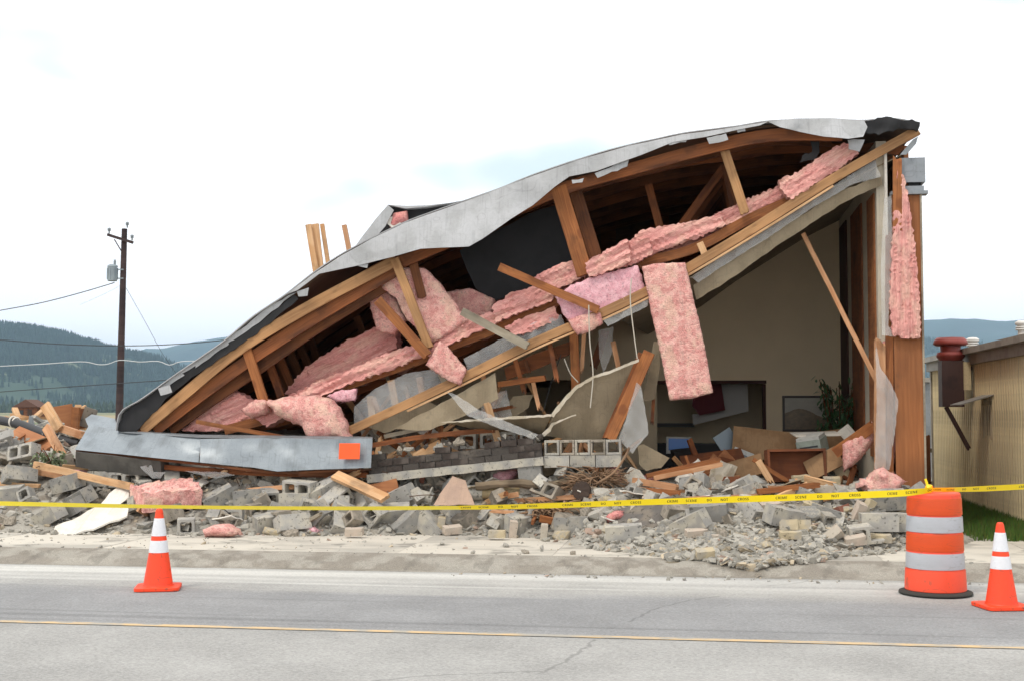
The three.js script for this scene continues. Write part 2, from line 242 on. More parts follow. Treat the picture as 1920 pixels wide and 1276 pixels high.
// ---------- road, kerb, pavement, ground ----------
{
  const dustN = (x, z) => fbm(x * 0.35, z * 2.4, 3.3, 4), strk = (x, z) => fbm(x * 0.12 + 7, z * 5.5, 9.1, 4);
  const cracks = [[[1010, 1262], [1060, 1240], [1105, 1208], [1112, 1198]], [[700, 1276], [800, 1266], [900, 1262], [1010, 1258]], [[1180, 1165], [1230, 1140], [1290, 1125], [1350, 1117]], [[1440, 1098], [1500, 1092], [1530, 1084]]].map((l) => l.map((q) => onY(q[0], q[1], 0)));
  const dC = (x, z) => { let m = 9; for (const l of cracks) for (let i = 1; i < l.length; i++) { const a = l[i - 1], b = l[i], dx = b.x - a.x, dz = b.z - a.z, t = clamp(((x - a.x) * dx + (z - a.z) * dz) / (dx * dx + dz * dz)); m = Math.min(m, Math.hypot(a.x + dx * t - x, a.z + dz * t - z)); } return m; };
  const X0 = -8, X1 = 4, Z0 = -12.6, Z1 = -6.4, w = 2048, h = 1536;
  const field = (fx, nx, ny) => { const a = new Float32Array((nx + 1) * (ny + 1)); for (let j = 0; j <= ny; j++) for (let i = 0; i <= nx; i++) a[j * (nx + 1) + i] = fx(lerp(X0, X1, i / nx), lerp(Z0, Z1, j / ny)); return (u, v) => { const x = u * nx, y = v * ny, i = Math.min(nx - 1, Math.floor(x)), j = Math.min(ny - 1, Math.floor(y)), p = x - i, q = y - j, o = j * (nx + 1) + i; return lerp(lerp(a[o], a[o + 1], p), lerp(a[o + nx + 1], a[o + nx + 2], p), q); }; };
  const fN = field((x, z) => fbm(x * 1.3, z * 1.3, 0.7, 4), 220, 160), fD = field(dustN, 120, 200), fS = field(strk, 120, 360), fS2 = field((x, z) => strk(x + 3, z), 120, 360), fW = field((x, z) => fbm(x * 0.1, z * 7, 5, 3), 60, 300), fC = field((x, z) => dC(x + 0.05 * fbm(x * 9, z * 9, 2, 3), z + 0.05 * fbm(x * 9, z * 9, 5, 3)), 900, 480);
  const map = tex(w, h, (u, v) => {
    const z = lerp(Z0, Z1, v), g = hash(Math.floor(u * w), Math.floor(v * h), 3), g2 = hash(Math.floor(u * w / 3), Math.floor(v * h / 3), 8);
    const n = fN(u, v), lane = sst(-11.0, -10.55, z + 0.5 * fD(u, v)) * (1 - sst(-9.1, -8.8, z + 0.12 * n));
    let c = mixc([0.604, 0.6, 0.588], [0.535, 0.536, 0.538], lane);
    const grit = 0.16 * (g - 0.5) + 0.13 * (g2 - 0.5); c = mul(c, 1 + grit + 0.14 * n);
    const st = fS(u, v), dust = clamp(sst(-10.8, -11.9, z + 0.8 * fD(u, v)) * (0.6 + 1.1 * st) + 0.6 * sst(0.16, 0.4, fS2(u, v)) * sst(-10.6, -11.4, z));
    c = mixc(c, [0.79, 0.787, 0.768], clamp(dust * (0.88 + 0.35 * (g2 - 0.5))));
    c = mul(c, 1 - 0.1 * sst(0.1, 0.35, fW(u, v)) * lane);
    return mul(c, 1 - 0.15 * (1 - sst(0.004, 0.018, fC(u, v))));
  }, true, THREE.MirroredRepeatWrapping);
  const roadM = std({ map, bumpMap: grainMap, bumpScale: 0.003, roughness: 0.93 });
  const bumpR = grainMap.clone(); bumpR.repeat.set(14, 8); roadM.bumpMap = bumpR;
  const rg = new THREE.PlaneGeometry(120, 20.3, 60, 10).rotateX(-Math.PI / 2).translate(0, 0, -2.25); // z -12.4 .. 7.9
  const p = rg.attributes.position, uv = rg.attributes.uv; for (let i = 0; i < p.count; i++) uv.setXY(i, (p.getX(i) - X0) / (X1 - X0), (p.getZ(i) - Z0) / (Z1 - Z0));
  struct('road', rg, roadM, 'light grey dusty asphalt street');
  const lineM = std({ map: tex(2048, 32, (u, v) => { const x = lerp(X0, X1, u), n = tf(u, v, 90, 5, 4, 4), g = hash(Math.floor(u * 2048), Math.floor(v * 32), 2), gone = sst(0.3, 0.1, Math.abs(x + 1.07)) * 0.85; return mixc([0.82, 0.69, 0.5], [0.62, 0.605, 0.57], clamp(sst(0.42, 0.68, n) + 0.4 * g * g + gone)); }, true, THREE.MirroredRepeatWrapping), roughness: 0.85 });
  { const g = new THREE.PlaneGeometry(120, 0.085, 40, 1).rotateX(-Math.PI / 2).translate(0, 0.005, -8.93), q = g.attributes.position, t = g.attributes.uv; for (let i = 0; i < q.count; i++) t.setX(i, (q.getX(i) - X0) / (X1 - X0)); struct('lane_line', g, lineM, 'worn yellow lane line painted along the street'); }
  // kerb: a worn rolled edge
  const kerbM = std({ map: tex(1024, 128, (u, v) => { const n = tf(u, v, 24, 15, 5, 4), g = hash(Math.floor(u * 1024), Math.floor(v * 128), 7), st = tf(u, v, 40, 19, 3, 3); return mul(mixc([0.62, 0.6, 0.56], [0.54, 0.515, 0.475], sst(0.35, 0.65, n)), 0.86 + 0.24 * g - 0.1 * sst(0.6, 0.8, st)); }), bumpMap: grainMap, bumpScale: 0.005, roughness: 0.97 });
  const prof = [[-12.27, 0.001], [-12.31, 0.014], [-12.4, 0.06], [-12.47, 0.094], [-12.56, 0.114], [-12.76, 0.1235], [-12.76, -0.05]], nx = 900, pos = [], uvk = [];
  const kp = (i, k) => { const x = -30 + 60 * i / nx, q = prof[k], e = k > 0 && k < 5 ? 1 : 0.3, chip = sst(0.12, 0.35, fbm(x * 1.1, k * 0.3, 2, 4)); return [x, q[1] - e * 0.03 * chip * (k === 3 || k === 4 ? 1 : 0.3) + e * 0.006 * fbm(x * 9, k, 1, 2), q[0] - e * 0.05 * chip + e * 0.014 * fbm(x * 6, k * 2, 4, 3)]; };
  for (let i = 0; i < nx; i++) for (let k = 0; k < prof.length - 1; k++) { const a = kp(i, k), b = kp(i + 1, k), c = kp(i + 1, k + 1), d = kp(i, k + 1); pos.push(...a, ...b, ...c, ...a, ...c, ...d); const u0 = a[0] / 4, u1 = b[0] / 4, v0 = k / 6, v1 = (k + 1) / 6; uvk.push(u0, v0, u1, v0, u1, v1, u0, v0, u1, v1, u0, v1); }
  let kg = new THREE.BufferGeometry(); kg.setAttribute('position', new THREE.Float32BufferAttribute(pos, 3)); kg.setAttribute('uv', new THREE.Float32BufferAttribute(uvk, 2)); kg.computeVertexNormals(); kg = toCreasedNormals(kg, 0.9);
  struct('kerb', kg, kerbM, 'worn chipped concrete kerb');
  // pavement slabs
  const paveM = std({ map: tex(1024, 1024, (u, v) => { const n = tf(u, v, 3, 25, 5), s = tf(u, v, 9, 29, 4), g = hash(Math.floor(u * 1024), Math.floor(v * 1024), 4), st = tf(u, v, 4, 33, 4, 20); return mul(mixc([0.8, 0.775, 0.725], [0.69, 0.67, 0.63], sst(0.4, 0.68, n)), 0.97 + 0.07 * (g - 0.5) - 0.2 * sst(0.6, 0.78, s) - 0.12 * sst(0.58, 0.8, st)); }), bumpMap: grainMap, bumpScale: 0.003, roughness: 0.97 });
  const sw = new THREE.Group(); sw.name = 'sidewalk'; sw.userData = { kind: 'structure', label: 'pale dusty concrete sidewalk in slabs' }; scene.add(sw);
  for (let i = -9; i < 8; i++) { const g = new THREE.BoxGeometry(1.594, 0.14, 2.48, 12, 1, 20); const o = mesh('slab', uvm(g, 0.31, 0.31, i * 0.37, i * 0.61), paveM, sw); o.position.set(i * 1.6 + 0.9, 0.052 + 0.0015 * Math.sin(i * 5), -13.985); o.rotation.x = 0.002 * Math.sin(i * 3); }
  const lotM = std({ map: tex(1024, 1024, (u, v) => { const n = tf(u, v, 5, 41, 5), g = hash(Math.floor(u * 1024), Math.floor(v * 1024), 14); return mul(mixc([0.58, 0.54, 0.48], [0.46, 0.44, 0.38], n), 0.9 + 0.2 * g); }), roughness: 1 });
  lotM.map.repeat.set(0.25, 0.25);
  struct('lot_ground', uvm(new THREE.BoxGeometry(110, 0.16, 50).translate(0, 0.02, -37.6)), lotM, 'bare dirt of the cleared lot');
  const fieldM = std({ map: tex(1024, 1024, (u, v) => { const n = tf(u, v, 6, 51, 5), s = tf(u, v, 20, 57, 4, 3); return mixc(mixc([0.44, 0.45, 0.33], [0.58, 0.53, 0.41], sst(0.35, 0.65, n)), [0.34, 0.39, 0.28], sst(0.55, 0.7, s)); }), roughness: 1 });
  fieldM.map.repeat.set(1 / 900, 1 / 900);
  struct('ground', uvm(new THREE.PlaneGeometry(15000, 9100, 10, 10).rotateX(-Math.PI / 2).translate(0, -0.012, -4500)), fieldM, 'valley floor of dry grass and fields');
}
// grass strip in front of the metal shed
{
  const gm = std({ color: 0x4c602a, roughness: 1 }); const n = 9000, blade = new THREE.BufferGeometry();
  blade.setAttribute('position', new THREE.Float32BufferAttribute([-0.006, 0, 0, 0.006, 0, 0, 0.002, 0.1, 0.02, 0, 0, -0.006, 0, 0, 0.006, 0.012, 0.085, 0], 3)); blade.computeVertexNormals();
  const im = shade(new THREE.InstancedMesh(blade, gm, n)); im.name = 'grass'; tag(im, 'strip of short green grass below the ribbed metal shed', 'grass', null, 'stuff');
  const o = new THREE.Object3D(), c = new THREE.Color();
  for (let i = 0; i < n; i++) { const z = rr(-21.5, -14.9), x = rr(2.95, 4.02); o.position.set(x, 0.1, z + 0.3 * fbm(x * 3, z, 1, 2)); o.rotation.set(rr(-0.3, 0.3), rr(0, 6.3), rr(-0.3, 0.3)); o.scale.setScalar(rr(0.6, 1.5)); o.updateMatrix(); im.setMatrixAt(i, o.matrix); im.setColorAt(i, c.setRGB(rr(0.6, 1.3), rr(0.75, 1.3), rr(0.5, 1))); }
  scene.add(im);
}

// ---------- hills ----------
{
  const hillM = std({ map: tex(1024, 512, (u, v) => { const n = tf(u, v, 6, 71, 5), m = tf(u, v, 5, 77, 4, 9); return mixc(mul([0.2, 0.27, 0.2], 0.8 + 0.4 * n), [0.44, 0.46, 0.35], sst(0.6, 0.68, m)); }), roughness: 1 });
  const farM = std({ map: tex(512, 256, (u, v) => { const n = tf(u, v, 8, 79, 5); return mul([0.19, 0.26, 0.24], 0.75 + 0.5 * n); }), roughness: 1 });
  // ridge: list of picture points of its skyline at distance D
  function hill(name, label, sky, D, depth, cols = 120, rows = 40) {
    const pos = [], uv = [], idx = [], pts = sky.map((q) => at(q[0], q[1], -D));
    const x0 = pts[0].x, x1 = pts[pts.length - 1].x, tab = pts.map((p) => [p.x, p.y]);
    const H = (x, t) => { const h = table(tab, x, 1), r = Math.sin(t * Math.PI / 2); return Math.max(-5, (h * (0.04 + 0.96 * r ** 1.25) + (fbm(x / 260, t * 3, D / 1000, 4) * 0.3 * h) * Math.sin(t * Math.PI) - 8 * (1 - t))); };
    for (let j = 0; j <= rows; j++) for (let i = 0; i <= cols; i++) { const x = lerp(x0, x1, i / cols), t = j / rows; pos.push(x, H(x, t), -D + depth * (1 - t)); uv.push(x / 1500, t * 1.2 + D / 999); }
    for (let i = 0; i <= cols; i++) { const x = lerp(x0, x1, i / cols); pos.push(x, -20, -D - depth * 0.5); uv.push(x / 1500, 1.6); }
    for (let j = 0; j <= rows; j++) for (let i = 0; i < cols; i++) { const a = j * (cols + 1) + i, b = a + 1, c = a + cols + 1, d = c + 1; idx.push(a, b, d, a, d, c); }
    const g = new THREE.BufferGeometry(); g.setAttribute('position', new THREE.Float32BufferAttribute(pos, 3)); g.setAttribute('uv', new THREE.Float32BufferAttribute(uv, 2)); g.setIndex(idx); g.computeVertexNormals();
    struct(name, g, D > 4000 ? farM : hillM, label); return { H, x0, x1, D, depth };
  }
  const near = hill('hills', 'dark forested hillside behind the utility pole', [[-400, 575], [-150, 592], [0, 612], [60, 619], [120, 630], [180, 647], [230, 660], [260, 667], [300, 674], [340, 692], [400, 722], [480, 748], [600, 765]], 2900, 1250);
  hill('hills', 'pale blue mountains far beyond the roof', [[-300, 690], [120, 690], [290, 672], [330, 655], [380, 643], [450, 632], [560, 630], [700, 650], [900, 680], [1150, 670], [1400, 640], [1600, 612], [1700, 606], [1760, 604], [1810, 602], [1870, 606], [1930, 603], [2100, 585], [2300, 600]], 6800, 1700, 160, 30);
  const near2 = hill('hills', 'wooded blue slope behind the shed vent', [[1380, 740], [1560, 700], [1660, 655], [1735, 640], [1790, 645], [1850, 665], [1930, 672], [2100, 660], [2300, 690]], 4200, 1300, 90, 30);
  // fir woods on the two nearer slopes
  const tier = [];
  for (const [r, y0, y1] of [[1, 0.06, 0.5], [0.78, 0.3, 0.75], [0.5, 0.55, 1]]) tier.push(new THREE.ConeGeometry(r * 0.2, y1 - y0, 5, 1, true).translate(0, (y0 + y1) / 2, 0));
  const fir = mergeGeometries(tier);
  const firMt = std({ color: 0xffffff, roughness: 1 });
  function woods(hl, n, label, lo = 0.05) {
    const im = shade(new THREE.InstancedMesh(fir, firMt, n)); im.name = numbered('forest'); tag(im, label, 'forest', null, 'stuff');
    const o = new THREE.Object3D(), c = new THREE.Color(); let k = 0, tries = 0;
    while (k < n && tries++ < n * 6) {
      const x = rr(hl.x0, hl.x1), t = lo + (1 - lo) * Math.sqrt(rnd()); const open = fbm(x / 210 + 3, t * 7, hl.D / 700, 4); if (open > 0.12 && t < 0.93 && rnd() < 0.94) continue;
      o.position.set(x, hl.H(x, t) - 1, -hl.D + hl.depth * (1 - t)); const s = rr(9, 20); o.scale.set(s * rr(0.8, 1.25), s, s * rr(0.8, 1.25)); o.rotation.y = rr(0, 6); o.updateMatrix(); im.setMatrixAt(k, o.matrix); const q = rr(0.6, 1.3); im.setColorAt(k, c.setRGB(0.032 * q, 0.056 * q, 0.042 * q)); k++;
    }
    im.count = k; scene.add(im);
  }
  woods(near, 26000, 'fir forest covering the hillside behind the utility pole'); woods(near2, 9000, 'fir forest on the slope behind the shed vent');
  // valley trees at the foot of the hill
  const im = shade(new THREE.InstancedMesh(fir, firMt, 420)); im.name = numbered('treeline'); tag(im, 'far line of trees across the valley floor', 'treeline', null, 'stuff');
  const o = new THREE.Object3D(), c = new THREE.Color();
  for (let i = 0; i < 420; i++) { const p = at(rr(-150, 420), 768, -rr(1150, 1500)); o.position.set(p.x, -1, p.z); const s = rr(7, 15); o.scale.set(s * 1.7, s, s * 1.7); o.updateMatrix(); im.setMatrixAt(i, o.matrix); const q = rr(0.7, 1.5); im.setColorAt(i, c.setRGB(0.035 * q, 0.055 * q, 0.035 * q)); }
  scene.add(im);
}
// far brown house beyond the lot
{
  const b = at(58, 779, -230); b.y = 0; const t = thing('far_house', 'small brown timber house far off beyond the debris', 'house', b);
  mesh('wall', box(4.4, 2.3, 4, 0, 1.15, 0), brownM, t);
  const rf = new THREE.Shape([[-2.8, 0], [2.8, 0], [0, 1.5]].map((q) => new THREE.Vector2(...q)));
  mesh('roof', uvm(new THREE.ExtrudeGeometry(rf, { depth: 4.6, bevelEnabled: false }).translate(0, 2.3, -2.3)), std({ color: 0x5a3d30 }), t);
  mesh('window', box(0.8, 0.9, 0.06, -0.9, 1.3, 2.04), std({ color: 0x23262a, roughness: 0.2 }), t);
  mesh('door', box(0.9, 1.9, 0.06, 0.8, 0.96, 2.04), std({ color: 0x3c2a1e }), t);
}
// ---------- the heap everything lies on ----------
const heap = [[-16, -14.0, 3.4, 1.15], [-9.2, -14.05, 3.0, 1.1], [-7.6, -14.15, 2.2, 0.78], [-5, -14.35, 1.6, 0.6], [-2.8, -14.7, 1.3, 0.6], [-1.7, -14.45, 1.4, 0.62], [-0.9, -13.5, 1.9, 0.5], [-0.2, -12.95, 2.3, 0.52], [0.4, -12.72, 2.5, 0.53], [0.95, -12.85, 2.4, 0.53], [1.4, -13.45, 1.9, 0.52], [2.0, -13.86, 1.5, 0.5], [2.7, -14.3, 1.2, 0.3], [3.1, -15, 1, 0]];
function heapY(x, z) {
  const toe = table(heap, x, 1), wd = table(heap, x, 2), A = table(heap, x, 3), t = (toe - z + 0.18 * fbm(x * 1.6, 0, 1, 3)) / wd;
  if (t <= 0) return 0.05;
  const r = sst(0, 1, t) * 0.7 + 0.3 * Math.min(1, t * 1.2);
  const lump = 0.12 * fbm(x * 1.1, z * 1.1, 2, 3) + 0.05 * fbm(x * 4, z * 4, 5, 3) + 0.02 * fbm(x * 14, z * 14, 8, 2);
  const fadeR = 1 - sst(2.6, 3.0, x), far = 1 - 0.7 * sst(-19, -26, z);
  return 0.05 + 0.5 * sst(-15.8, -16.8, z) * sst(-8.3, -7.6, x) * sst(-2.6, -4.2, x) + 0.22 * sst(-15.75, -16.4, z) * sst(-4.4, -3.6, x) * sst(-0.9, -1.5, x) + 0.09 * sst(0, 0.12, t) + (A * r + lump * Math.min(1, t * 2)) * fadeR * far;
}
const onHeap = (px, py, off = 0) => { const r = rayOf(px, py), p = V(); for (let t = 11; t < 40; t += 0.02) { p.copy(r).multiplyScalar(t).add(EYE); if (p.y < Math.max(heapY(p.x, p.z), 0.122) + off) return p; } return p; };
{
  const x0 = -16, x1 = 3.05, z0 = -12.7, z1 = -27, nx = 330, nz = 200, pos = [], uv = [], idx = [];
  for (let j = 0; j <= nz; j++) for (let i = 0; i <= nx; i++) { const x = lerp(x0, x1, i / nx), z = z0 + (z1 - z0) * (j / nz) ** 1.35; pos.push(x, heapY(x, z), z); uv.push(x * 0.5, z * 0.5); }
  for (let j = 0; j < nz; j++) for (let i = 0; i < nx; i++) { const a = j * (nx + 1) + i, b = a + 1, c = a + nx + 1, d = c + 1; idx.push(a, b, d, a, d, c); }
  const g = new THREE.BufferGeometry(); g.setAttribute('position', new THREE.Float32BufferAttribute(pos, 3)); g.setAttribute('uv', new THREE.Float32BufferAttribute(uv, 2)); g.setIndex(idx); g.computeVertexNormals();
  const m = std({ map: tex(1024, 1024, (u, v) => { const n = tf(u, v, 5, 91, 5), s = tf(u, v, 14, 95, 4), q = hash(Math.floor(u * 1024), Math.floor(v * 1024), 6); return mul(mixc([0.66, 0.64, 0.6], [0.5, 0.46, 0.41], sst(0.42, 0.66, n)), 0.84 + 0.24 * q - 0.25 * sst(0.6, 0.75, s)); }), bumpMap: grainMap, bumpScale: 0.02, roughness: 1 });
  tag(mesh('rubble_dust', g, m), 'grey dust and crumbled mortar heaped under the blocks', 'rubble', null, 'stuff');
}

// ---------- the fallen building: what still stands ----------
const XR = 2.08, ZB = -20;
{
  const t = thing('collapsed_building', 'wrecked one storey shop with its right wall and back wall standing', 'building', V(0, 0.1, 0));
  // back wall with two openings, and a dark room behind
  const sh = new THREE.Shape([[-7.5, 0], [XR + 0.12, 0], [XR + 0.12, 5.0], [-7.5, 1.2]].map((q) => new THREE.Vector2(...q)));
  const hole = (a, b, top) => { const p = at(a, 800, ZB), q = at(b, 800, ZB), h = at(a, top, ZB).y - 0.1; sh.holes.push(new THREE.Path([[p.x, 0.02], [q.x, 0.02], [q.x, h], [p.x, h]].map((k) => new THREE.Vector2(...k)))); };
  hole(1232, 1437, 713); hole(985, 1080, 712);
  mesh('back_wall', uvm(new THREE.ExtrudeGeometry(sh, { depth: 0.12, bevelEnabled: false }).translate(0, 0, ZB - 0.12), 0.4), paintM, t);
  mesh('room_wall', box(9.8, 2.6, 0.1, -2.4, 1.3, ZB - 1.6, 0.4), paintM, t);
  mesh('room_wall', box(0.1, 2.6, 1.5, 2.1, 1.3, ZB - 0.87, 0.4), paintM, t);
  mesh('room_ceiling', box(9.8, 0.08, 1.45, -2.4, 2.64, ZB - 0.85, 0.4), paintM, t);
  const dM = wood(0x4a2418, 0x34170f, 401); // door case
  for (const [a, b, top] of [[1232, 1437, 713]]) { const p = at(a, 800, ZB), q = at(b, 800, ZB), h = at(a, top, ZB).y - 0.1, w = q.x - p.x; mesh('door_case', mergeGeometries([box(w + 0.02, 0.05, 0.15, (p.x + q.x) / 2, h - 0.025, ZB - 0.06, 1), box(0.05, h - 0.06, 0.15, q.x - 0.025, h / 2 - 0.03, ZB - 0.06, 1)]), dM, t); }
  mesh('floor_slab', box(10.2, 0.05, 5.6, -2.9, 0.03, -18.6, 0.4), concreteM[2], t);
  // right wall: plasterboard inside, three tall timber panels, siding outside
  const rw = new THREE.Shape([[15.75, 0], [20.1, 0], [20.1, 4.86], [15.75, 4.7]].map((q) => new THREE.Vector2(...q)));
  const bays = [[15.9, 16.55, 4.1], [17.15, 18.35, 4.18], [18.95, 19.85, 4.22]];
  mesh('right_wall', uvm(new THREE.ExtrudeGeometry(rw, { depth: 0.12, bevelEnabled: false }).rotateY(Math.PI / 2).translate(XR, 0, 0), 0.4), std({ map: sheetTex(0xc4bbaa, 0xb8af9e, 371), roughness: 0.9 }), t);
  for (const [a, b, h] of bays) { const o = mesh('timber_panel', box(0.03, h - 0.9, b - a, 0, 0, 0, 1), a < 16 ? firM : a < 18 ? fir2M : dM, t); o.position.set(XR - 0.005, (h + 0.9) / 2, -(a + b) / 2); }
  mesh('outer_siding', box(0.05, 4.6, 4.5, XR + 0.34, 2.3, -17.9, 0.8), sidingM, t);
  for (let k = 0; k < 5; k++) mesh('stud', box(0.14, 4.5, 0.04, XR + 0.22, 2.25, -16.6 - k * 0.7, 1), pine2M, t);
  // front corner: wide brown siding, its pale edge, studs, torn plasterboard edge
  const c0 = at(1680, 880, ZF).x, c1 = at(1733, 880, ZF).x, htop = at(1733, 366, ZF).y - 0.1;
  const sd = mesh('corner_siding', box(c1 - c0, htop, 0.03, (c0 + c1) / 2, htop / 2, ZF + 0.02, 1), sidingM, t);
  const st = sd.geometry.attributes.uv; for (let i = 0; i < st.count; i++) { const u = st.getX(i); st.setXY(i, st.getY(i) * 0.5, u * 1.4); }
  mesh('corner_trim', box(0.022, htop + 0.02, 0.06, c1 + 0.011, htop / 2, ZF + 0.02, 1), greyWoodM, t);
  const stud = (px, y0, y1, w, m, z = ZF - 0.02) => { const a = at(px, y1, z), b = at(px, y0, z); const o = mesh('stud', boardGeo(b.y - a.y, w, 0.04, { split: 0.12 }), m, t); setAlong(o, V(a.x, a.y - 0.1, z), V(b.x, b.y - 0.1, z)); return o; };
  stud(1683, 283, 432, 0.1, firM, ZF + 0.1); stud(1668, 430, 900, 0.09, firM); stud(1650, 630, 905, 0.13, pine2M, ZF + 0.02);
  mesh('wall_end', box(0.03, 4.5, 0.3, at(1664, 400, ZF).x, 2.3, ZF - 0.2, 0.5), gypsumWhiteM, t);
  // grey metal caps on the corner
  const cap = (a, b, y0, y1, z, m = tinM) => { const p = at(a, y1, z), q = at(b, y0, z); mesh('metal_cap', box(q.x - p.x, q.y - p.y, 0.5, (p.x + q.x) / 2, (p.y + q.y) / 2 - 0.1, z - 0.25, 0.7), m, t); };
  cap(1690, 1735, 295, 342, ZF + 0.03); cap(1704, 1727, 342, 349, ZF - 0.02, feltM); cap(1696, 1733, 348, 362, ZF + 0.02);
  mesh('corner_cap', box(c1 - c0 + 0.1, 0.04, 0.16, (c0 + c1) / 2 + 0.04, htop + 0.025, ZF, 1), tinM, t);
}

// ---------- the fallen roof ----------
const skyline = [[222, 806], [230, 772], [264, 750], [330, 703], [420, 642], [480, 592], [540, 552], [588, 514], [640, 480], [700, 447], [760, 418], [850, 386], [930, 357], [1000, 330], [1080, 302], [1180, 274], [1280, 252], [1380, 239], [1440, 229], [1540, 225], [1620, 228], [1665, 224], [1722, 232]];
const roof = thing('collapsed_roof', 'grey membrane roof fallen into a long slope with its broken timber trusses', 'roof', V(0, 0, 0));
{
  // deck and membrane run back over the rooms
  const strip = (off, th, zA, zB, wav) => {
    const c = new THREE.CatmullRomCurve3(skyline.map((q) => at(q[0], q[1], ZF))), n = 110, m = 14, pos = [], g = new THREE.BufferGeometry(), f = (i, j, s) => { const p = c.getPointAt(i / n), tt = c.getTangentAt(i / n), z = lerp(zA, zB, j / m), q = V(-tt.y, tt.x, 0); p.addScaledVector(q, off - s * th + wav * fbm(p.x * 1.4, z * 1.4, 4, 3)); return [p.x, p.y, z]; };
    const quad = (a, b, c2, d) => pos.push(...a, ...b, ...c2, ...a, ...c2, ...d);
    for (let i = 0; i < n; i++) for (let j = 0; j < m; j++) { quad(f(i, j, 0), f(i + 1, j, 0), f(i + 1, j + 1, 0), f(i, j + 1, 0)); quad(f(i, j + 1, 1), f(i + 1, j + 1, 1), f(i + 1, j, 1), f(i, j, 1)); }
    for (let i = 0; i < n; i++) { quad(f(i, 0, 1), f(i + 1, 0, 1), f(i + 1, 0, 0), f(i, 0, 0)); quad(f(i, m, 0), f(i + 1, m, 0), f(i + 1, m, 1), f(i, m, 1)); }
    for (let j = 0; j < m; j++) { quad(f(0, j, 1), f(0, j, 0), f(0, j + 1, 0), f(0, j + 1, 1)); quad(f(n, j, 0), f(n, j, 1), f(n, j + 1, 1), f(n, j + 1, 0)); }
    g.setAttribute('position', new THREE.Float32BufferAttribute(pos, 3)); return uvm(toCreasedNormals(g, 0.8), 0.6);
  };
  mesh('membrane', strip(0, 0.012, ZF + 0.1, -21.6, 0.015), membraneM, roof);
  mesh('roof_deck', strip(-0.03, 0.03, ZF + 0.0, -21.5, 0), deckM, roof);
  const fold = (x, y) => 0.05 * fbm(x * 1.2, y * 1.6, 3, 3) + 0.03 * Math.max(0, fbm(x * 2.6 + y * 2, y * 1.1, 6, 2)) + 0.05;
  patch('membrane_flap', [[540, 553, ZF + 0.05], [588, 515], [640, 481], [700, 448], [760, 419], [850, 387], [930, 358], [1000, 331], [1080, 303], [1180, 275], [1280, 253], [1380, 240], [1440, 230], [1425, 237, ZF + 0.1], [1380, 246], [1322, 258], [1262, 268], [1200, 293, ZF + 0.12], [1120, 322], [1068, 332], [1040, 352, ZF + 0.16], [1000, 386], [960, 411, ZF + 0.22], [905, 449, ZF + 0.28], [880, 463, ZF + 0.3], [830, 465, ZF + 0.27], [790, 467, ZF + 0.22], [740, 482, ZF + 0.16], [680, 497], [600, 514], [560, 545]], membraneM, { z: ZF + 0.1, cell: 0.11, thick: 0.01, fold, crease: 0.7 }, roof);
  patch('membrane_flap', [[1440, 230], [1490, 224], [1560, 223], [1620, 228], [1626, 240], [1618, 258, ZF + 0.22], [1590, 262, ZF + 0.22], [1545, 258, ZF + 0.2], [1500, 249], [1462, 240]], membraneM, { z: ZF + 0.12, cell: 0.07, thick: 0.01, fold, crease: 0.7 }, roof);
  patch('membrane_flap', [[300, 724], [330, 701], [420, 641], [480, 593], [540, 553], [556, 547], [486, 604], [425, 648], [345, 704], [304, 728]], membraneM, { z: ZF + 0.06, cell: 0.09, thick: 0.01, crease: 0.7, rag: 2 }, roof);
  patch('torn_felt_or_hollow_shade', [[220, 807], [230, 773], [262, 750], [300, 726], [345, 698], [430, 642], [500, 592], [552, 552], [560, 560], [505, 606], [440, 655], [360, 706], [318, 740], [284, 776], [256, 807]], feltM, { z: ZF + 0.05, cell: 0.07, thick: 0.015, fold: (x, y) => 0.06 * fbm(x * 3, y * 3, 1, 3), rag: 2 }, roof);
  for (const o of [[[296, 728], [318, 721], [322, 734], [300, 741]], [[1115, 325], [1180, 297], [1176, 312], [1120, 334]], [[1325, 258], [1362, 250], [1366, 262], [1330, 270]], [[556, 546], [578, 539], [576, 554], [560, 556]], [[1072, 338], [1094, 334], [1092, 342], [1074, 344]], [[1380, 240], [1396, 236], [1398, 246], [1384, 249]], [[1590, 262], [1622, 262], [1612, 284], [1592, 280]], [[1250, 266], [1290, 259], [1286, 266], [1256, 272]], [[670, 498], [690, 494], [688, 503]]]) patch('membrane_scrap', o, membraneM, { z: ZF + 0.14, cell: 0.06, thick: 0.008, rag: 1.5 }, roof);
  patch('torn_felt_or_hollow_shade', [[1622, 228], [1662, 219], [1726, 229], [1722, 244], [1690, 240], [1655, 250], [1626, 250]], feltM, { z: ZF + 0.16, cell: 0.05, thick: 0.06, noise: 0.04, freq: 7, rag: 3 }, roof);
  patch('torn_felt_or_hollow_shade', [[1520, 250], [1532, 252], [1538, 285], [1530, 300], [1500, 305], [1504, 292], [1524, 284]], feltM, { z: ZF - 0.1, cell: 0.05, thick: 0.01, rag: 2 }, roof);
  patch('metal_scrap', [[1688, 290], [1712, 262], [1722, 256], [1718, 270], [1700, 290]], tinM, { z: ZF + 0.1, cell: 0.06, thick: 0.01 }, roof);

  // top chord: three stacked timbers at the low end, one long one to the high end
  ribbon('top_chord', [[264, 806], [345, 738], [440, 660], [560, 585], [742, 488]], 0.14, ZF + 0.03, 0.04, tanM0, roof);
  ribbon('top_chord', [[288, 806], [368, 745], [458, 680], [570, 607], [745, 503]], 0.16, ZF - 0.03, 0.04, fir2M, roof);
  ribbon('top_chord', [[318, 806], [395, 750], [475, 697], [582, 622], [748, 520]], 0.14, ZF - 0.16, 0.04, brownM, roof);
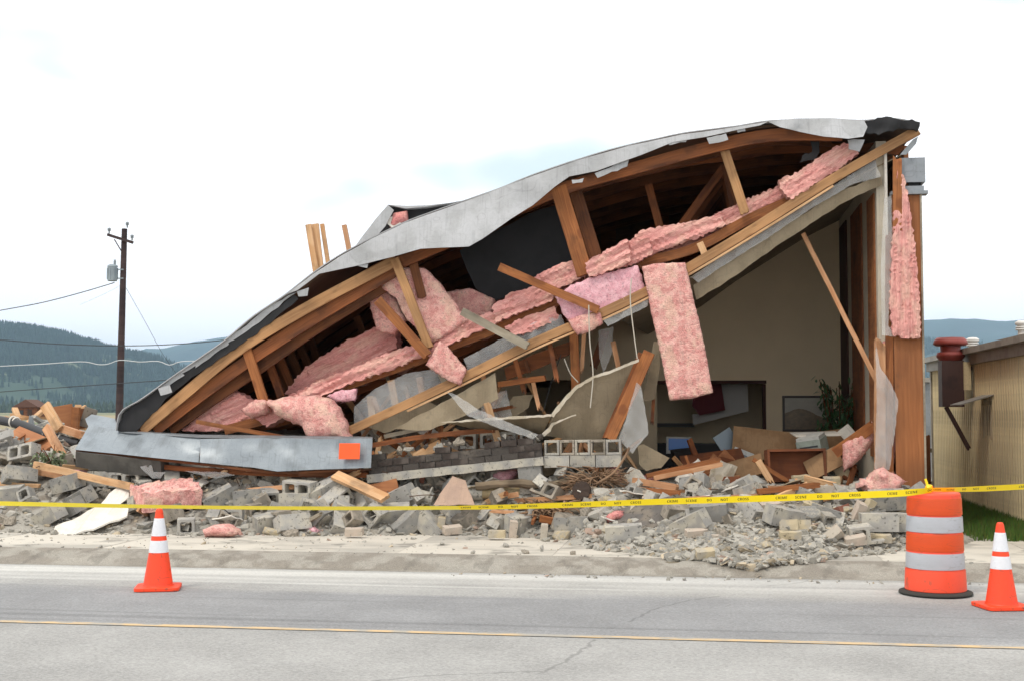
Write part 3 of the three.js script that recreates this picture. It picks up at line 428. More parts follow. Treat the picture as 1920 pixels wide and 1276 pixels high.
  ribbon('top_chord', [[740, 496], [880, 435], [1000, 376], [1075, 347], [1200, 312], [1320, 279], [1440, 254], [1580, 252]], 0.15, ZF - 0.02, 0.05, fir2M, roof);
  ribbon('top_chord', [[1060, 362], [1200, 326], [1330, 293], [1440, 268], [1560, 270]], 0.06, ZF - 0.5, 0.05, brownM, roof);
  // bottom chords
  const low = [[652, 808], [760, 758], [870, 706], [1000, 642], [1120, 590], [1210, 547], [1290, 502], [1400, 436], [1560, 336], [1722, 243]];
  ribbon('bottom_chord', low, 0.11, ZF + 0.02, 0.045, tanM0, roof);
  ribbon('ceiling_batten', low.map(([x, y]) => [x + 3, y + 12]).slice(1, 9), 0.025, ZF + 0.035, 0.05, pineM, roof);
  for (const k of [1, 2, 3, 4, 5]) ribbon('ceiling_joist', low.slice(2), 0.13, ZF + 0.02 - k * 0.7, 0.045, fir2M, roof);
  ribbon('bottom_chord', [[420, 806], [520, 778], [650, 722], [790, 672], [840, 650], [940, 612], [1040, 566], [1190, 497], [1300, 466], [1410, 408], [1490, 372]], 0.12, ZF - 0.2, 0.045, firM, roof);
  // web members between the chords
  const web = (a, b, w, m, o = {}) => board('web_strut', P(a), P(b), w, 0.05, m, o, roof);
  web([1047, 350, ZF - 0.04], [1098, 518, ZF - 0.04], 0.2, firM); web([1080, 360, ZF - 0.3], [1126, 510, ZF - 0.3], 0.16, brownM);
  web([1359, 282, ZF - 0.1], [1398, 402, ZF - 0.1], 0.11, tanM0);
  web([740, 485, ZF + 0.03], [806, 655, ZF + 0.03], 0.11, tanM0); web([772, 482, ZF - 0.1], [792, 560, ZF - 0.1], 0.11, brownM);
  web([460, 648, ZF - 0.02], [500, 768, ZF - 0.02], 0.12, firM);
  [[492, 648, 528, 745], [512, 640, 548, 728], [532, 632, 566, 712], [552, 624, 584, 700], [574, 612, 600, 690]].forEach((q, i) => web([q[0], q[1], ZF - 0.5 - i * 0.4], [q[2], q[3], ZF - 0.5 - i * 0.4], 0.1, i < 2 ? fir2M : brownM));
  web([1312, 455, ZF - 0.05], [1322, 478, ZF - 0.05], 0.08, pineM);
  // the same truss again and again behind the first, and the gable boards that close the far end
  const up = [[420, 806], [520, 778], [650, 722], [790, 672], [840, 650], [940, 612], [1040, 566], [1190, 497], [1300, 466], [1410, 408], [1490, 372], [1600, 310]];
  const back = (q, z) => { const p = at(q[0], q[1], ZF); p.z = z; return p; };
  for (let k = 1; k <= 6; k++) {
    const z = ZF - 0.2 - k * 0.75;
    for (const [pts, w, m, nm] of [[up, 0.12, fir2M, 'bottom_chord'], [skyline.slice(2).map(([x, y]) => [x + 6, y + 22]), 0.13, k % 2 ? fir2M : brownM, 'top_chord']]) { const o = mesh(nm, ribbonGeo(pts, w, ZF, 0.045), m, roof); o.position.z = z - ZF; }
    for (const [a, b] of [[[1057, 352], [1098, 518]], [[1362, 280], [1398, 405]], [[742, 485], [806, 658]], [[880, 440], [935, 610]], [[1210, 320], [1250, 470]], [[600, 575], [660, 712]], [[460, 660], [505, 775]], [[735, 490], [660, 700]], [[1050, 360], [960, 590]], [[1360, 285], [1230, 470]]]) if (hash(a[0], k, 3) < 0.8) board('web_strut', back(a, z - 0.03), back([b[0] + 20 * (hash(k, b[0], 5) - 0.5), b[1]], z - 0.03), 0.1, 0.04, hash(k, a[0], 2) < 0.5 ? fir2M : brownM, {}, roof);
  }
  { // boarded gable at the far end
    const tp = skyline.slice(1).map((q) => back(q, 0)), cut = (x) => table(tp.map((p) => [p.x, p.y]), x, 1) - 0.03; const xa = tp[0].x + 0.3, xb = tp[tp.length - 1].x, n = 34;
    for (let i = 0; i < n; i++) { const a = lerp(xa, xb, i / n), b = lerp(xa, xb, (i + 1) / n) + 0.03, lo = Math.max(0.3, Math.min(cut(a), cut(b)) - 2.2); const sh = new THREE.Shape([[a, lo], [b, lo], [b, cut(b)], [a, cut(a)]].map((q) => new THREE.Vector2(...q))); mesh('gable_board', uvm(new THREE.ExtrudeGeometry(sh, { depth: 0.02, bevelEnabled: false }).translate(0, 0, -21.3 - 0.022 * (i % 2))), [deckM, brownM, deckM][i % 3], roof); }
  }
  patch('attic_shade_sheet', [[862, 470], [940, 428], [1010, 393], [1046, 384], [1062, 420], [1086, 500], [1000, 540], [920, 566], [890, 540]], feltM, { z: ZF - 0.7, cell: 0.12, thick: 0.01, fold: (x, y) => 0.04 * fbm(x * 2, y * 2, 2, 2), rag: 1.5 }, roof);  // black sheet added to darken the roof space, where a dark panel shows
  // ceiling board: one long sheet over the room, and the drooping front strip below the chord
  patch('ceiling_board', [[1690, 290, ZF - 0.1], [1560, 352, ZF - 0.1], [1400, 452, ZF - 0.1], [1290, 522, ZF - 0.1], [1150, 590, ZF - 0.1], [1215, 625, ZB], [1313, 574, ZB], [1382, 524, ZB], [1506, 446, ZB], [1600, 398, ZB]], gypsumM, { cell: 0.5, thick: 0.014, dir: V(0, 1, 0) }, roof);
  patch('ceiling_board', [[1652, 330], [1655, 346], [1630, 356], [1575, 384], [1520, 420], [1465, 455], [1400, 502], [1360, 530], [1306, 562], [1300, 535], [1400, 470], [1500, 405], [1580, 357]], gypsumM, { z: ZF - 0.1, cell: 0.08, thick: 0.014, rag: 1.2, fold: (x, y) => 0.02 * fbm(x * 2, y * 2, 1, 2) }, roof);
  // raised curb of a roof opening, torn open
  patch('roof_curb', [[608, 508], [660, 470], [705, 408], [727, 384], [738, 394], [722, 424], [700, 450], [650, 482]], membraneM, { z: ZF - 0.7, cell: 0.1, thick: 0.012, fold: (x, y) => 0.06 * fbm(x * 2, y * 2, 1, 2) }, roof);
  patch('torn_felt_or_hollow_shade', [[727, 384], [760, 391], [800, 390], [868, 376], [880, 396], [760, 440], [700, 460], [712, 430]], feltM, { z: ZF - 0.85, cell: 0.1, thick: 0.03 }, roof);  // black sheet stands in for the shade inside the hollow curb
  patch('membrane_scrap', [[727, 384], [760, 391], [800, 388], [868, 376], [850, 380], [800, 385], [762, 386]], membraneM, { z: ZF - 0.72, cell: 0.07, thick: 0.12 }, roof);
  patch('curb_insulation', [[738, 400], [762, 395], [764, 412], [748, 420], [730, 426]], pinkDeepM, { z: ZF - 0.75, cell: 0.05, thick: 0.06, noise: 0.03, rag: 2, bulge: 0.04 }, roof);
  patch('metal_scrap', [[728, 408], [746, 404], [752, 420], [738, 432], [726, 420]], gypsumWhiteM, { z: ZF - 0.74, cell: 0.05, thick: 0.01, rag: 1.5 }, roof);
}
// boards that stick up through the roof
[[[578, 421], [594, 520], 0.075, 'tall pale board at the near end of the three sticking up through the roof'], [[591, 420], [602, 520], 0.085, 'middle board of the three sticking up through the roof'], [[604, 420], [617, 510], 0.05, 'thin board nearest the short one, sticking up through the roof'], [[645, 422], [658, 490], 0.06, 'short board standing alone above the roof edge']].forEach(([a, b, w, l], i) => lumber('protruding_board', l, [a[0], a[1], ZF - 0.5 - i * 0.07], [b[0], b[1], ZF - 0.5 - i * 0.07], w, 0.045, i === 3 ? pine2M : pineM, { group: 'boards standing up through the roof', split: 0.02 }));
// ---------- pink insulation ----------
const gA = 'pink insulation hanging in the roof space', gG = 'pink insulation scraps on the heap';
batt('insulation_batt', 'long pink insulation batt hanging straight down below the roof beam', [[1204, 500], [1232, 494], [1285, 492], [1296, 540], [1318, 630], [1337, 735], [1300, 746], [1256, 750], [1238, 660], [1222, 590]], pinkM, { z: ZF + 0.12, thick: 0.09, rag: 0.8 });
batt('insulation_batt', 'tall pink batt hanging beside the brown corner siding', [[1684, 318], [1696, 330], [1708, 400], [1718, 470], [1724, 540], [1727, 632], [1700, 634], [1674, 628], [1668, 560], [1674, 450], [1678, 380]], pinkM, { strata: 1.57, z: ZF + 0.12, thick: 0.08 });
batt('insulation_batt', 'frayed pink batt highest in the roof, near the corner', [[1460, 338], [1500, 320], [1540, 292], [1578, 270], [1606, 268], [1611, 288], [1560, 326], [1484, 374], [1466, 356]], pinkM, { strata: 0.55, z: ZF + 0.02, thick: 0.2, group: gA });
batt('insulation_batt', 'pink strip lying behind the narrow roof strut', [[1340, 402], [1400, 374], [1462, 348], [1478, 372], [1412, 402], [1350, 428]], pinkM, { strata: 0.5, z: ZF - 0.25, thick: 0.2, group: gA });
batt('insulation_batt', 'pink strip with a torn dark slit on the upper beam', [[1178, 452], [1206, 430], [1290, 417], [1352, 401], [1362, 420], [1310, 446], [1252, 466], [1200, 486], [1184, 470]], pinkM, { strata: 0.35, z: ZF - 0.16, thick: 0.25, group: gA });
batt('insulation_batt', 'speckled pink block leaning on the wide strut', [[1097, 494], [1135, 470], [1176, 448], [1184, 488], [1150, 506], [1104, 519]], pinkM, { strata: 0.45, z: ZF + 0.06, thick: 0.2, group: gA });
batt('insulation_batt', 'smooth pale pink batt draped between the two long beams', [[1040, 556], [1076, 532], [1130, 512], [1196, 498], [1214, 550], [1170, 570], [1124, 590], [1072, 608], [1054, 584]], pinkPaleM, { z: ZF + 0.0, thick: 0.05, rag: 2, noise: 0.015, group: gA });
batt('insulation_batt', 'pink strip on the beam just left of the wide strut', [[1000, 520], [1040, 498], [1086, 484], [1100, 516], [1050, 540], [1012, 552]], pinkM, { strata: 0.45, z: ZF - 0.12, thick: 0.25, group: gA });
batt('insulation_batt', 'pink strip sagging over the beam behind the crossing board', [[922, 574], [960, 548], [1010, 534], [1044, 536], [1036, 562], [980, 584], [930, 604]], pinkM, { strata: 0.42, z: ZF - 0.1, thick: 0.25, group: gA });
batt('insulation_batt', 'wide pink batt slumping from the roof beside the paired strut', [[708, 502], [745, 500], [795, 502], [818, 524], [850, 564], [877, 600], [850, 622], [812, 642], [786, 622], [760, 596], [742, 558], [716, 540]], pinkM, { z: ZF - 0.12, thick: 0.07, group: gA });
batt('insulation_batt', 'shadowed pink batt deep behind the slumping one', [[826, 548], [880, 540], [926, 560], [920, 596], [860, 600]], pinkM, { z: ZF - 0.6, thick: 0.2, group: gA });
batt('insulation_batt', 'long pink run on the lower half of the upper beam', [[478, 784], [520, 752], [600, 712], [660, 690], [720, 664], [792, 640], [806, 660], [740, 690], [660, 716], [580, 752], [500, 800]], pinkM, { strata: 0.42, z: ZF - 0.1, thick: 0.3, group: gA });
batt('insulation_batt', 'dim pink run behind the row of struts', [[530, 738], [570, 690], [640, 644], [716, 606], [742, 622], [744, 652], [650, 704], [560, 750]], pinkM, { strata: 0.45, z: ZF - 0.7, thick: 0.3, group: gA });
batt('insulation_batt', 'round pink bulge folding over the end of the metal fascia', [[498, 752], [530, 744], [580, 740], [612, 744], [634, 762], [648, 792], [657, 822], [618, 826], [580, 824], [566, 800], [545, 790], [520, 778]], pinkM, { z: ZF + 0.1, thick: 0.12, bulge: 0.14, round: 0.2, rag: 2.5 });
batt('insulation_batt', 'crumpled pink heap in the low corner of the roof', [[340, 806], [372, 772], [384, 744], [430, 728], [470, 748], [502, 770], [486, 796], [410, 808]], pinkM, { strata: 0.4, z: ZF - 0.25, thick: 0.2, group: gA });
batt('insulation_batt', 'small orange pink tuft by the lowest strut', [[450, 768], [478, 748], [504, 748], [506, 772], [472, 784]], pinkM, { z: ZF + 0.0, thick: 0.1, bulge: 0.08, group: gA });
batt('insulation_batt', 'triangular pink scrap caught on the lower beam', [[824, 638], [842, 654], [874, 692], [862, 722], [828, 706], [798, 684]], pinkM, { z: ZF + 0.08, thick: 0.05, group: gA });
batt('insulation_batt', 'thin pink tongue below the upper beam', [[612, 742], [640, 730], [668, 728], [664, 750], [630, 752]], pinkPaleM, { z: ZF - 0.05, thick: 0.05, group: gA });
batt('insulation_batt', 'narrow pink filling between the corner studs', [[1658, 640], [1680, 640], [1682, 720], [1680, 800], [1676, 870], [1658, 872]], pinkM, { strata: 1.57, z: ZF - 0.06, thick: 0.08, group: gA });
batt('insulation_batt', 'pink wad sagging behind the slanted beam inside the room', [[1580, 832], [1612, 812], [1636, 790], [1640, 826], [1612, 862], [1584, 884]], pinkM, { z: ZF - 0.3, thick: 0.12, bulge: 0.06 });
batt('insulation_batt', 'torn pink strip between the short brown board and the grey board', [[800, 664], [824, 630], [860, 606], [910, 586], [936, 584], [934, 604], [880, 628], [840, 648], [812, 672]], pinkM, { strata: 0.42, z: ZF - 0.14, thick: 0.2, group: gA });
batt('insulation_batt', 'thin pink sheet sagging under the upper beam by the crossing board', [[946, 612], [990, 592], [1040, 574], [1048, 596], [1000, 622], [962, 630]], pinkM, { strata: 0.4, z: ZF - 0.1, thick: 0.04, group: gA });
batt('insulation_batt', 'ragged pink strip bridging the block and the slit strip', [[1160, 478], [1190, 452], [1216, 446], [1224, 474], [1196, 492], [1170, 500]], pinkM, { strata: 0.4, z: ZF - 0.05, thick: 0.12, group: gA });
batt('insulation_batt', 'loose pink tongue hanging over the lower beam left of the wires', [[1064, 600], [1100, 588], [1126, 586], [1130, 606], [1104, 622], [1082, 628]], pinkM, { z: ZF + 0.06, thick: 0.05, group: gA });
batt('insulation_batt', 'ragged pink layer behind the paired strut near the roof', [[690, 560], [716, 536], [742, 560], [760, 600], [740, 628], [706, 620]], pinkM, { z: ZF - 0.4, thick: 0.1, group: gA });
{ // rows of batts between the ceiling joists, one behind another into the roof space
  const path = [[560, 752], [650, 710], [790, 660], [840, 638], [940, 598], [1040, 552], [1190, 484], [1300, 452], [1410, 394], [1490, 356], [1580, 300]], nth = ['second', 'third', 'fourth', 'fifth', 'sixth', 'seventh'];
  nth.forEach((n, k) => { const w = 0.62, z0 = ZF - 0.32 - k * 0.75; const pts = path.map(([x, y]) => [x, y - 4]); let g = ribbonGeo(pts, 0.13, ZF, w); g.deleteAttribute('uv'); g.deleteAttribute('normal'); g = mergeVertices(g, 1e-3); const sub = []; // finer along its length comes from the curve itself
    const p = g.attributes.position; for (let i = 0; i < p.count; i++) { const x = p.getX(i), y = p.getY(i), z = p.getZ(i), q = fbm(x * 3.1 + k * 7, y * 2, z * 3 + k, 4); p.setXYZ(i, x, y + 0.16 * q + 0.03 * Math.sin(x * 23 + k), z + 0.08 * fbm(x * 6, k, 2, 2)); }
    g.computeVertexNormals(); const o = mesh('insulation_batt', uvm(toCreasedNormals(g, 1.0), 1.5, 1.5, k, k), strataM); o.position.z = z0 - ZF; tag(o, `${n} row of pink batts from the street, deep in the roof space`, 'insulation', gA); });
}
{ // scraps lying on the heap; each outline sits on the heap where the photo shows it
  const lay = (label, px, py, outline, m, o = {}) => { const c = onHeap(px, py, 0.02); return batt('insulation_scrap', label, outline.map(([x, y, dz = 0]) => [x, y, c.z + dz]), m, { group: gG, bulge: 0.07, thick: 0.1, ...o }); };
  lay('small pink wad on the sidewalk right of the first cone', 414, 1003, [[379, 992], [398, 984], [424, 982], [444, 992], [450, 1002], [420, 1006], [384, 1006]], pinkM, { bulge: 0.1 });
  lay('pink rag draped over a tilted block at the far end', 130, 892, [[105, 892], [118, 880], [140, 876], [162, 878], [168, 884], [148, 892], [124, 900]], pinkPaleM);
  lay('pink triangle hanging under the dark brick lintel', 945, 905, [[914, 884], [940, 880], [976, 880], [962, 900], [934, 911]], pinkPaleM);
  lay('orange pink tuft under the row of hollow blocks', 1066, 892, [[1046, 868], [1064, 862], [1086, 862], [1088, 888], [1070, 892], [1052, 882]], pinkM);
  lay('red pink tuft among the twigs', 1150, 905, [[1140, 878], [1152, 868], [1162, 890], [1166, 906], [1150, 900]], pinkDeepM);
  lay('pink lump under the tape near the gravel spill', 1152, 976, [[1136, 968], [1150, 958], [1168, 958], [1172, 970], [1154, 978], [1138, 980]], pinkDeepM);
  lay('frayed pink pile at the foot of the corner siding', 1655, 920, [[1600, 918], [1622, 896], [1650, 880], [1676, 884], [1694, 896], [1696, 916], [1650, 922]], pinkM, { bulge: 0.14, noise: 0.05, freq: 7, rag: 6 });
  lay('pink wad under the beams inside the doorway', 1200, 905, [[1180, 896], [1200, 890], [1232, 892], [1236, 904], [1200, 908]], pinkDeepM);
  lay('tiny pink scrap in front of the hollow block', 585, 998, [[576, 994], [586, 988], [596, 994], [592, 1000], [580, 1000]], pinkPaleM, { bulge: 0.04 });
  // thick square batt lying flat on the blocks
  const c = onHeap(310, 938, 0.1), g = new THREE.BoxGeometry(0.72, 0.24, 0.62, 22, 8, 20), p = g.attributes.position, q = V();
  for (let i = 0; i < p.count; i++) { q.fromBufferAttribute(p, i); const top = q.y > 0.1 ? 1 : 0.4, n = fbm(q.x * 8 + 3, q.y * 8, q.z * 8, 4); q.multiplyScalar(1 + 0.05 * fbm(q.x * 5, q.y * 5, q.z * 5, 3)); q.y += top * 0.09 * n + (q.z < 0 ? 0.05 : 0) * q.x; q.x += 0.05 * n; q.z += 0.05 * n; p.setXYZ(i, q.x, q.y, q.z); }
  const o = mesh('insulation_block', uvm((() => { const k = mergeVertices(g.deleteAttribute('uv').deleteAttribute('normal'), 1e-3); k.computeVertexNormals(); return toCreasedNormals(k, 0.9); })(), 1.3), pinkM); o.position.copy(c).add(V(0, 0.06, 0)); o.rotation.set(0.16, 0.7, -0.06);
  tag(o, 'thick square pink insulation block lying on the blocks behind the first cone', 'insulation', gG);
}

// ---------- loose timbers in the wreck ----------
const gL = 'loose broken timbers in the wreck';
lumber('loose_board', 'short brown board leaning in front of the slumping batt', [708, 562, ZF + 0.14], [803, 668, ZF + 0.1], 0.12, 0.045, firM, { group: gL });
lumber('loose_board', 'brown board crossing the beams right of the roof centre', [936, 500, ZF + 0.12], [1124, 582, ZF + 0.08], 0.1, 0.045, firM, { group: gL });
lumber('loose_board', 'grey weathered board crossing both long beams', [866, 584, ZF + 0.1], [992, 650, ZF + 0.14], 0.1, 0.045, greyWoodM, { group: gL });
lumber('prop_pole', 'thin pale pole leaning against the right wall inside', [1506, 438, ZF - 0.5], [1645, 716, ZF - 0.3], 0.055, 0.04, pine2M, { cat: 'pole' });
lumber('leaning_beam', 'double brown beam leaning over the bent plasterboard', [1218, 660, ZF + 0.05], [1142, 826, ZF + 0.12], 0.14, 0.09, firM, { group: gL });
lumber('leaning_beam', 'darker timber fixed along the leaning double beam', [1203, 662, ZF + 0.0], [1134, 824, ZF + 0.06], 0.07, 0.09, fir2M, { group: gL });
lumber('loose_board', 'thin batten lying across the low end of the roof', [368, 790, ZF + 0.06], [570, 826, ZF + 0.1], 0.05, 0.04, firM, { group: gL });
lumber('loose_board', 'long brown board on top of the brick lintel', [698, 834, ZF + 0.02], [930, 806, ZF - 0.05], 0.06, 0.05, fir2M, { group: gL, bend: 0.03 });
lumber('standing_stud', 'short stud left of the fallen ceiling board', [733, 712, ZF - 0.3], [742, 762, ZF - 0.3], 0.09, 0.045, pineM, { group: gL });
lumber('standing_stud', 'short stud beside the pink bulge', [694, 742, ZF - 0.35], [700, 792, ZF - 0.35], 0.09, 0.045, pineM, { group: gL });
lumber('standing_stud', 'short stud under the triangular pink scrap', [786, 706, ZF - 0.3], [792, 740, ZF - 0.3], 0.08, 0.045, pine2M, { group: gL });
lumber('standing_stud', 'upright post under the lower beam', [1076, 622, ZF - 0.4], [1080, 735, ZF - 0.4], 0.11, 0.06, firM, { group: gL });
lumber('standing_stud', 'slanted stud beside the upright post', [1136, 620, ZF - 0.9], [1112, 690, ZF - 0.9], 0.1, 0.05, brownM, { group: gL });
lumber('loose_board', 'board end poking out below the sagging panel', [934, 720, ZF - 0.3], [1024, 708, ZF - 0.2], 0.07, 0.045, firM, { group: gL });
lumber('loose_board', 'stud leaning in the dark left of the bent plasterboard', [934, 735, ZF - 0.5], [906, 780, ZF - 0.5], 0.1, 0.045, pine2M, { group: gL });
lumber('loose_board', 'long pale board lying along the tape, upper of two', [966, 938, onHeap(966, 938, 0.06).z], [1532, 912, onHeap(1532, 912, 0.12).z], 0.05, 0.09, pine2M, { group: gL, bend: 0.02 });
lumber('loose_board', 'shorter pale board under the long one by the tape', [1040, 948, onHeap(1040, 948, 0.06).z], [1420, 930, onHeap(1420, 930, 0.1).z], 0.06, 0.09, pine2M, { group: gL });
lumber('loose_board', 'brown board end just above the long pale boards', [1420, 921, onHeap(1420, 921, 0.12).z], [1535, 908, onHeap(1535, 908, 0.16).z], 0.06, 0.09, firM, { group: gL });
lumber('loose_board', 'blunt orange board below the doorway beams', [1188, 900, onHeap(1188, 900, 0.1).z], [1272, 914, onHeap(1272, 914, 0.08).z], 0.075, 0.06, pine2M, { group: gL });
lumber('loose_board', 'upper of the two parallel beams in the doorway', [1212, 892, -15.4], [1352, 860, -15.6], 0.06, 0.06, firM, { group: gL });
lumber('loose_board', 'lower of the two parallel beams in the doorway', [1226, 896, -15.3], [1356, 869, -15.5], 0.055, 0.05, pine2M, { group: gL });
lumber('loose_board', 'slanted brown beam by the corner inside the room', [1566, 848, ZF - 0.4], [1640, 796, ZF - 0.2], 0.13, 0.06, firM, { group: gL });
lumber('loose_board', 'wide tan board fallen under the metal fascia', [628, 890, -15.1], [724, 934, -14.75], 0.14, 0.045, pineM, { group: gL, face: V(0, 0.8, 0.6) });
lumber('loose_board', 'long brown board under the whole metal fascia', [300, 874, -15.35], [690, 890, -15.35], 0.06, 0.09, fir2M, { group: gL, bend: -0.03 });
lumber('loose_board', 'second brown board under the metal fascia, showing at its free end', [560, 886, -15.25], [700, 884, -15.45], 0.07, 0.09, brownM, { group: gL });
lumber('loose_board', 'pale board standing askew at the far pile, upper piece', [84, 758, -16.6], [112, 806, -16.5], 0.14, 0.05, pineM, { group: gL });
lumber('loose_board', 'pale board leaning down to the tilted block', [86, 800, -16.1], [128, 874, -15.6], 0.11, 0.05, pine2M, { group: gL });
lumber('loose_board', 'splintered pale board lying before the tilted block', [64, 870, -15.2], [256, 914, -14.9], 0.085, 0.05, pineM, { group: gL, split: 0.1 });
lumber('loose_board', 'wide orange board sloping under the black pipe', [26, 808, -16.6], [96, 838, -16.1], 0.2, 0.04, plyM, { group: gL, face: V(0, 0.7, 0.7) });
lumber('loose_board', 'orange board ending at the metal fascia', [98, 797, -16.7], [156, 816, -16.3], 0.1, 0.06, pine2M, { group: gL });
lumber('loose_board', 'pale stick low in the far pile', [0, 906, -15.2], [76, 910, -15.2], 0.05, 0.05, pineM, { group: gL });
lumber('loose_board', 'red brown board at the very edge of the picture', [-20, 882, -15.9], [22, 858, -15.9], 0.09, 0.05, firM, { group: gL });
lumber('loose_board', 'tan board resting on the dark brick lintel', [890, 850, ZF + 0.1], [966, 834, ZF + 0.1], 0.05, 0.04, pineM, { group: gL });
lumber('loose_board', 'pair of short tan boards behind the brick lintel', [778, 858, ZF - 0.05], [828, 830, ZF - 0.1], 0.12, 0.08, pineM, { group: gL });
lumber('loose_board', 'brown panel edge in the debris beside the drawer', [1290, 914, -15.9], [1390, 893, -16.1], 0.05, 0.05, pine2M, { group: gL });
lumber('loose_board', 'thin lath crossing the doorway debris', [1290, 884, -15.8], [1318, 902, -15.7], 0.022, 0.02, gypsumWhiteM, { group: gL });
{ // ribbed brown panel hanging in the gap below the beams
  const t = thing('sagging_panel', 'brown ribbed panel sagging below the lower beam', 'panel', V(0, 0, 0));
  patch('panel', [[945, 690], [1000, 664], [1068, 640], [1068, 664], [1010, 690], [950, 712]], fir2M, { z: ZF - 0.5, cell: 0.2, thick: 0.03 }, t);
  for (const [x, y] of [[985, 688], [1035, 664]]) board('rib', at(x, y - 12, ZF - 0.46), at(x + 8, y + 12, ZF - 0.46), 0.05, 0.04, brownM, {}, t);
}
// ---------- plasterboard and plastic film ----------
const gD = 'broken plasterboard sheets', gP = 'torn plastic film';
{
  const t = thing('bent_plasterboard', 'large tan plasterboard sheet bent and torn across the middle of the wreck', 'plasterboard', V(0, 0, 0), gD);
  const torn = (o, z) => patch('torn_edge', o, tornM, { z, cell: 0.05, thick: 0.02, rag: 1 }, t);
  patch('sheet', [[1022, 816, ZF - 0.05], [1036, 776, ZF + 0.12], [1060, 745, ZF + 0.14], [1082, 724, ZF + 0.14], [1112, 706, ZF + 0.12], [1150, 694, ZF + 0.1], [1197, 677, ZF + 0.04], [1170, 750, ZF - 0.06], [1136, 824, ZF - 0.12], [1080, 826, ZF - 0.1]], gypsumM, { cell: 0.08, thick: 0.014, rag: 1.5 }, t);
  patch('sheet', [[828, 790, ZF + 0.28], [930, 784, ZF + 0.28], [1034, 779, ZF + 0.2], [1016, 814, ZF - 0.1], [940, 810, ZF - 0.12], [880, 802, ZF - 0.02]], gypsumM, { cell: 0.08, thick: 0.014, rag: 1 }, t);
  torn([[826, 790], [930, 782], [1034, 776], [1034, 780], [930, 787], [834, 792]], ZF + 0.28);
  torn([[1032, 778], [1058, 744], [1080, 722], [1112, 704], [1150, 692], [1198, 672], [1198, 678], [1150, 697], [1114, 708], [1084, 727], [1062, 750], [1038, 782]], ZF + 0.17);
  torn([[1016, 812], [1030, 800], [1034, 792], [1080, 776], [1080, 778], [1038, 796], [1032, 808], [1020, 818]], ZF + 0.14);
}
const dry = (label, o, m = gypsumM, opt = {}) => tag(patch('plasterboard_piece', o, m, { z: ZF, cell: 0.1, thick: 0.016, rag: 1.2, ...opt }), label, 'plasterboard', gD);
dry('tan plasterboard strip sagging below the lower beam', [[736, 804, ZF - 0.05], [800, 770], [868, 733], [928, 698], [934, 746], [880, 774], [806, 806, ZF + 0.05]], gypsumM, { z: ZF });
dry('tan plasterboard flap behind the leaning beam', [[1226, 640], [1240, 640], [1236, 700], [1228, 748], [1204, 752], [1216, 700]], gypsumM, { z: ZF - 0.15 });
dry('brown plasterboard piece propped in the doorway', [[1196, 836], [1206, 832], [1256, 858], [1240, 876], [1212, 882], [1198, 870]], gypsumM, { z: ZF + 0.0 });
dry('white plasterboard shard lying on the sidewalk', [[97, 999, -14.1], [103, 986, -14.25], [150, 966, -14.45], [180, 950, -14.65], [212, 946, -14.7], [240, 952, -14.62], [238, 966, -14.5], [190, 984, -14.3], [140, 1000, -14.1], [112, 1002, -14.08]], gypsumWhiteM, { thick: 0.02, rag: 2, dir: V(0, 1, 0) });
dry('white plasterboard shard standing behind the one on the sidewalk', [[186, 946, -14.72], [204, 924, -14.9], [226, 908, -15.0], [243, 916, -14.98], [240, 932, -14.86], [222, 946, -14.74], [204, 950, -14.7]], gypsumWhiteM, { thick: 0.02, rag: 1.5 });
dry('pink grey plasterboard sheet leaning behind the cream tube', [[812, 946, -14.75], [834, 912, -14.95], [848, 892, -15.1], [872, 900, -15.05], [890, 946, -14.75]], std({ map: sheetTex(0xb09582, 0xa58c7c, 381) }), { thick: 0.02 });
dry('brown board sheet under the dark brick lintel', [[690, 908], [742, 896], [748, 922], [720, 930]], plyM, { z: -15.25 });
const film = (label, o, opt = {}) => tag(patch('plastic_film', o, plasticM, { z: ZF, cell: 0.034, thick: 0.002, rag: 0.7, fold: (x, y) => 0.06 * fbm(x * 9, y * 1.4, 1, 3) + 0.05 * Math.abs(fbm(x * 7 + y * 5, y * 2, 3, 2)), crease: 1.0, ...opt }), label, 'plastic film', gP);
film('clear film stuck along the ceiling strip below the high beam', [[1640, 300], [1652, 332], [1600, 345], [1520, 392], [1440, 446], [1360, 496], [1310, 530], [1296, 520], [1360, 474], [1440, 424], [1540, 362]], { z: ZF - 0.05 });
film('clear film hanging at the foot of the corner studs', [[1642, 640], [1652, 690], [1670, 716], [1685, 750], [1680, 800], [1668, 880], [1640, 884], [1644, 760]], { z: ZF + 0.08 });
film('pinkish clear film beside the tall wall batt', [[1658, 372], [1672, 366], [1674, 470], [1668, 560], [1666, 610], [1680, 632], [1654, 628], [1652, 500]], { z: ZF + 0.07 });
film('clear film pouch hanging from the leaning beam', [[1194, 716], [1202, 724], [1214, 790], [1216, 812], [1196, 836], [1186, 850], [1160, 822], [1172, 790]], { z: ZF + 0.15 });
film('grey film curtain left of the fallen ceiling board', [[664, 762], [700, 730], [760, 700], [820, 690], [850, 700], [800, 735], [740, 762], [690, 786], [664, 800]], { z: ZF - 0.2 });
film('grey film curtain under the grey weathered board', [[870, 672], [930, 640], [1000, 605], [1052, 590], [1060, 610], [1000, 640], [930, 672], [880, 700]], { z: ZF - 0.12 });
film('twisted strip of film across the bent plasterboard', [[838, 734], [852, 738], [900, 768], [950, 790], [1010, 814], [1000, 822], [930, 800], [876, 778]], { z: ZF + 0.3 });
film('film rag on the beam left of the hanging batt', [[1130, 598], [1180, 574], [1216, 560], [1214, 574], [1170, 596], [1140, 612]], { z: ZF + 0.02 });
film('hanging film in the dark below the ribbed panel', [[900, 745], [950, 730], [960, 780], [930, 790], [904, 780]], { z: ZF - 0.35 });
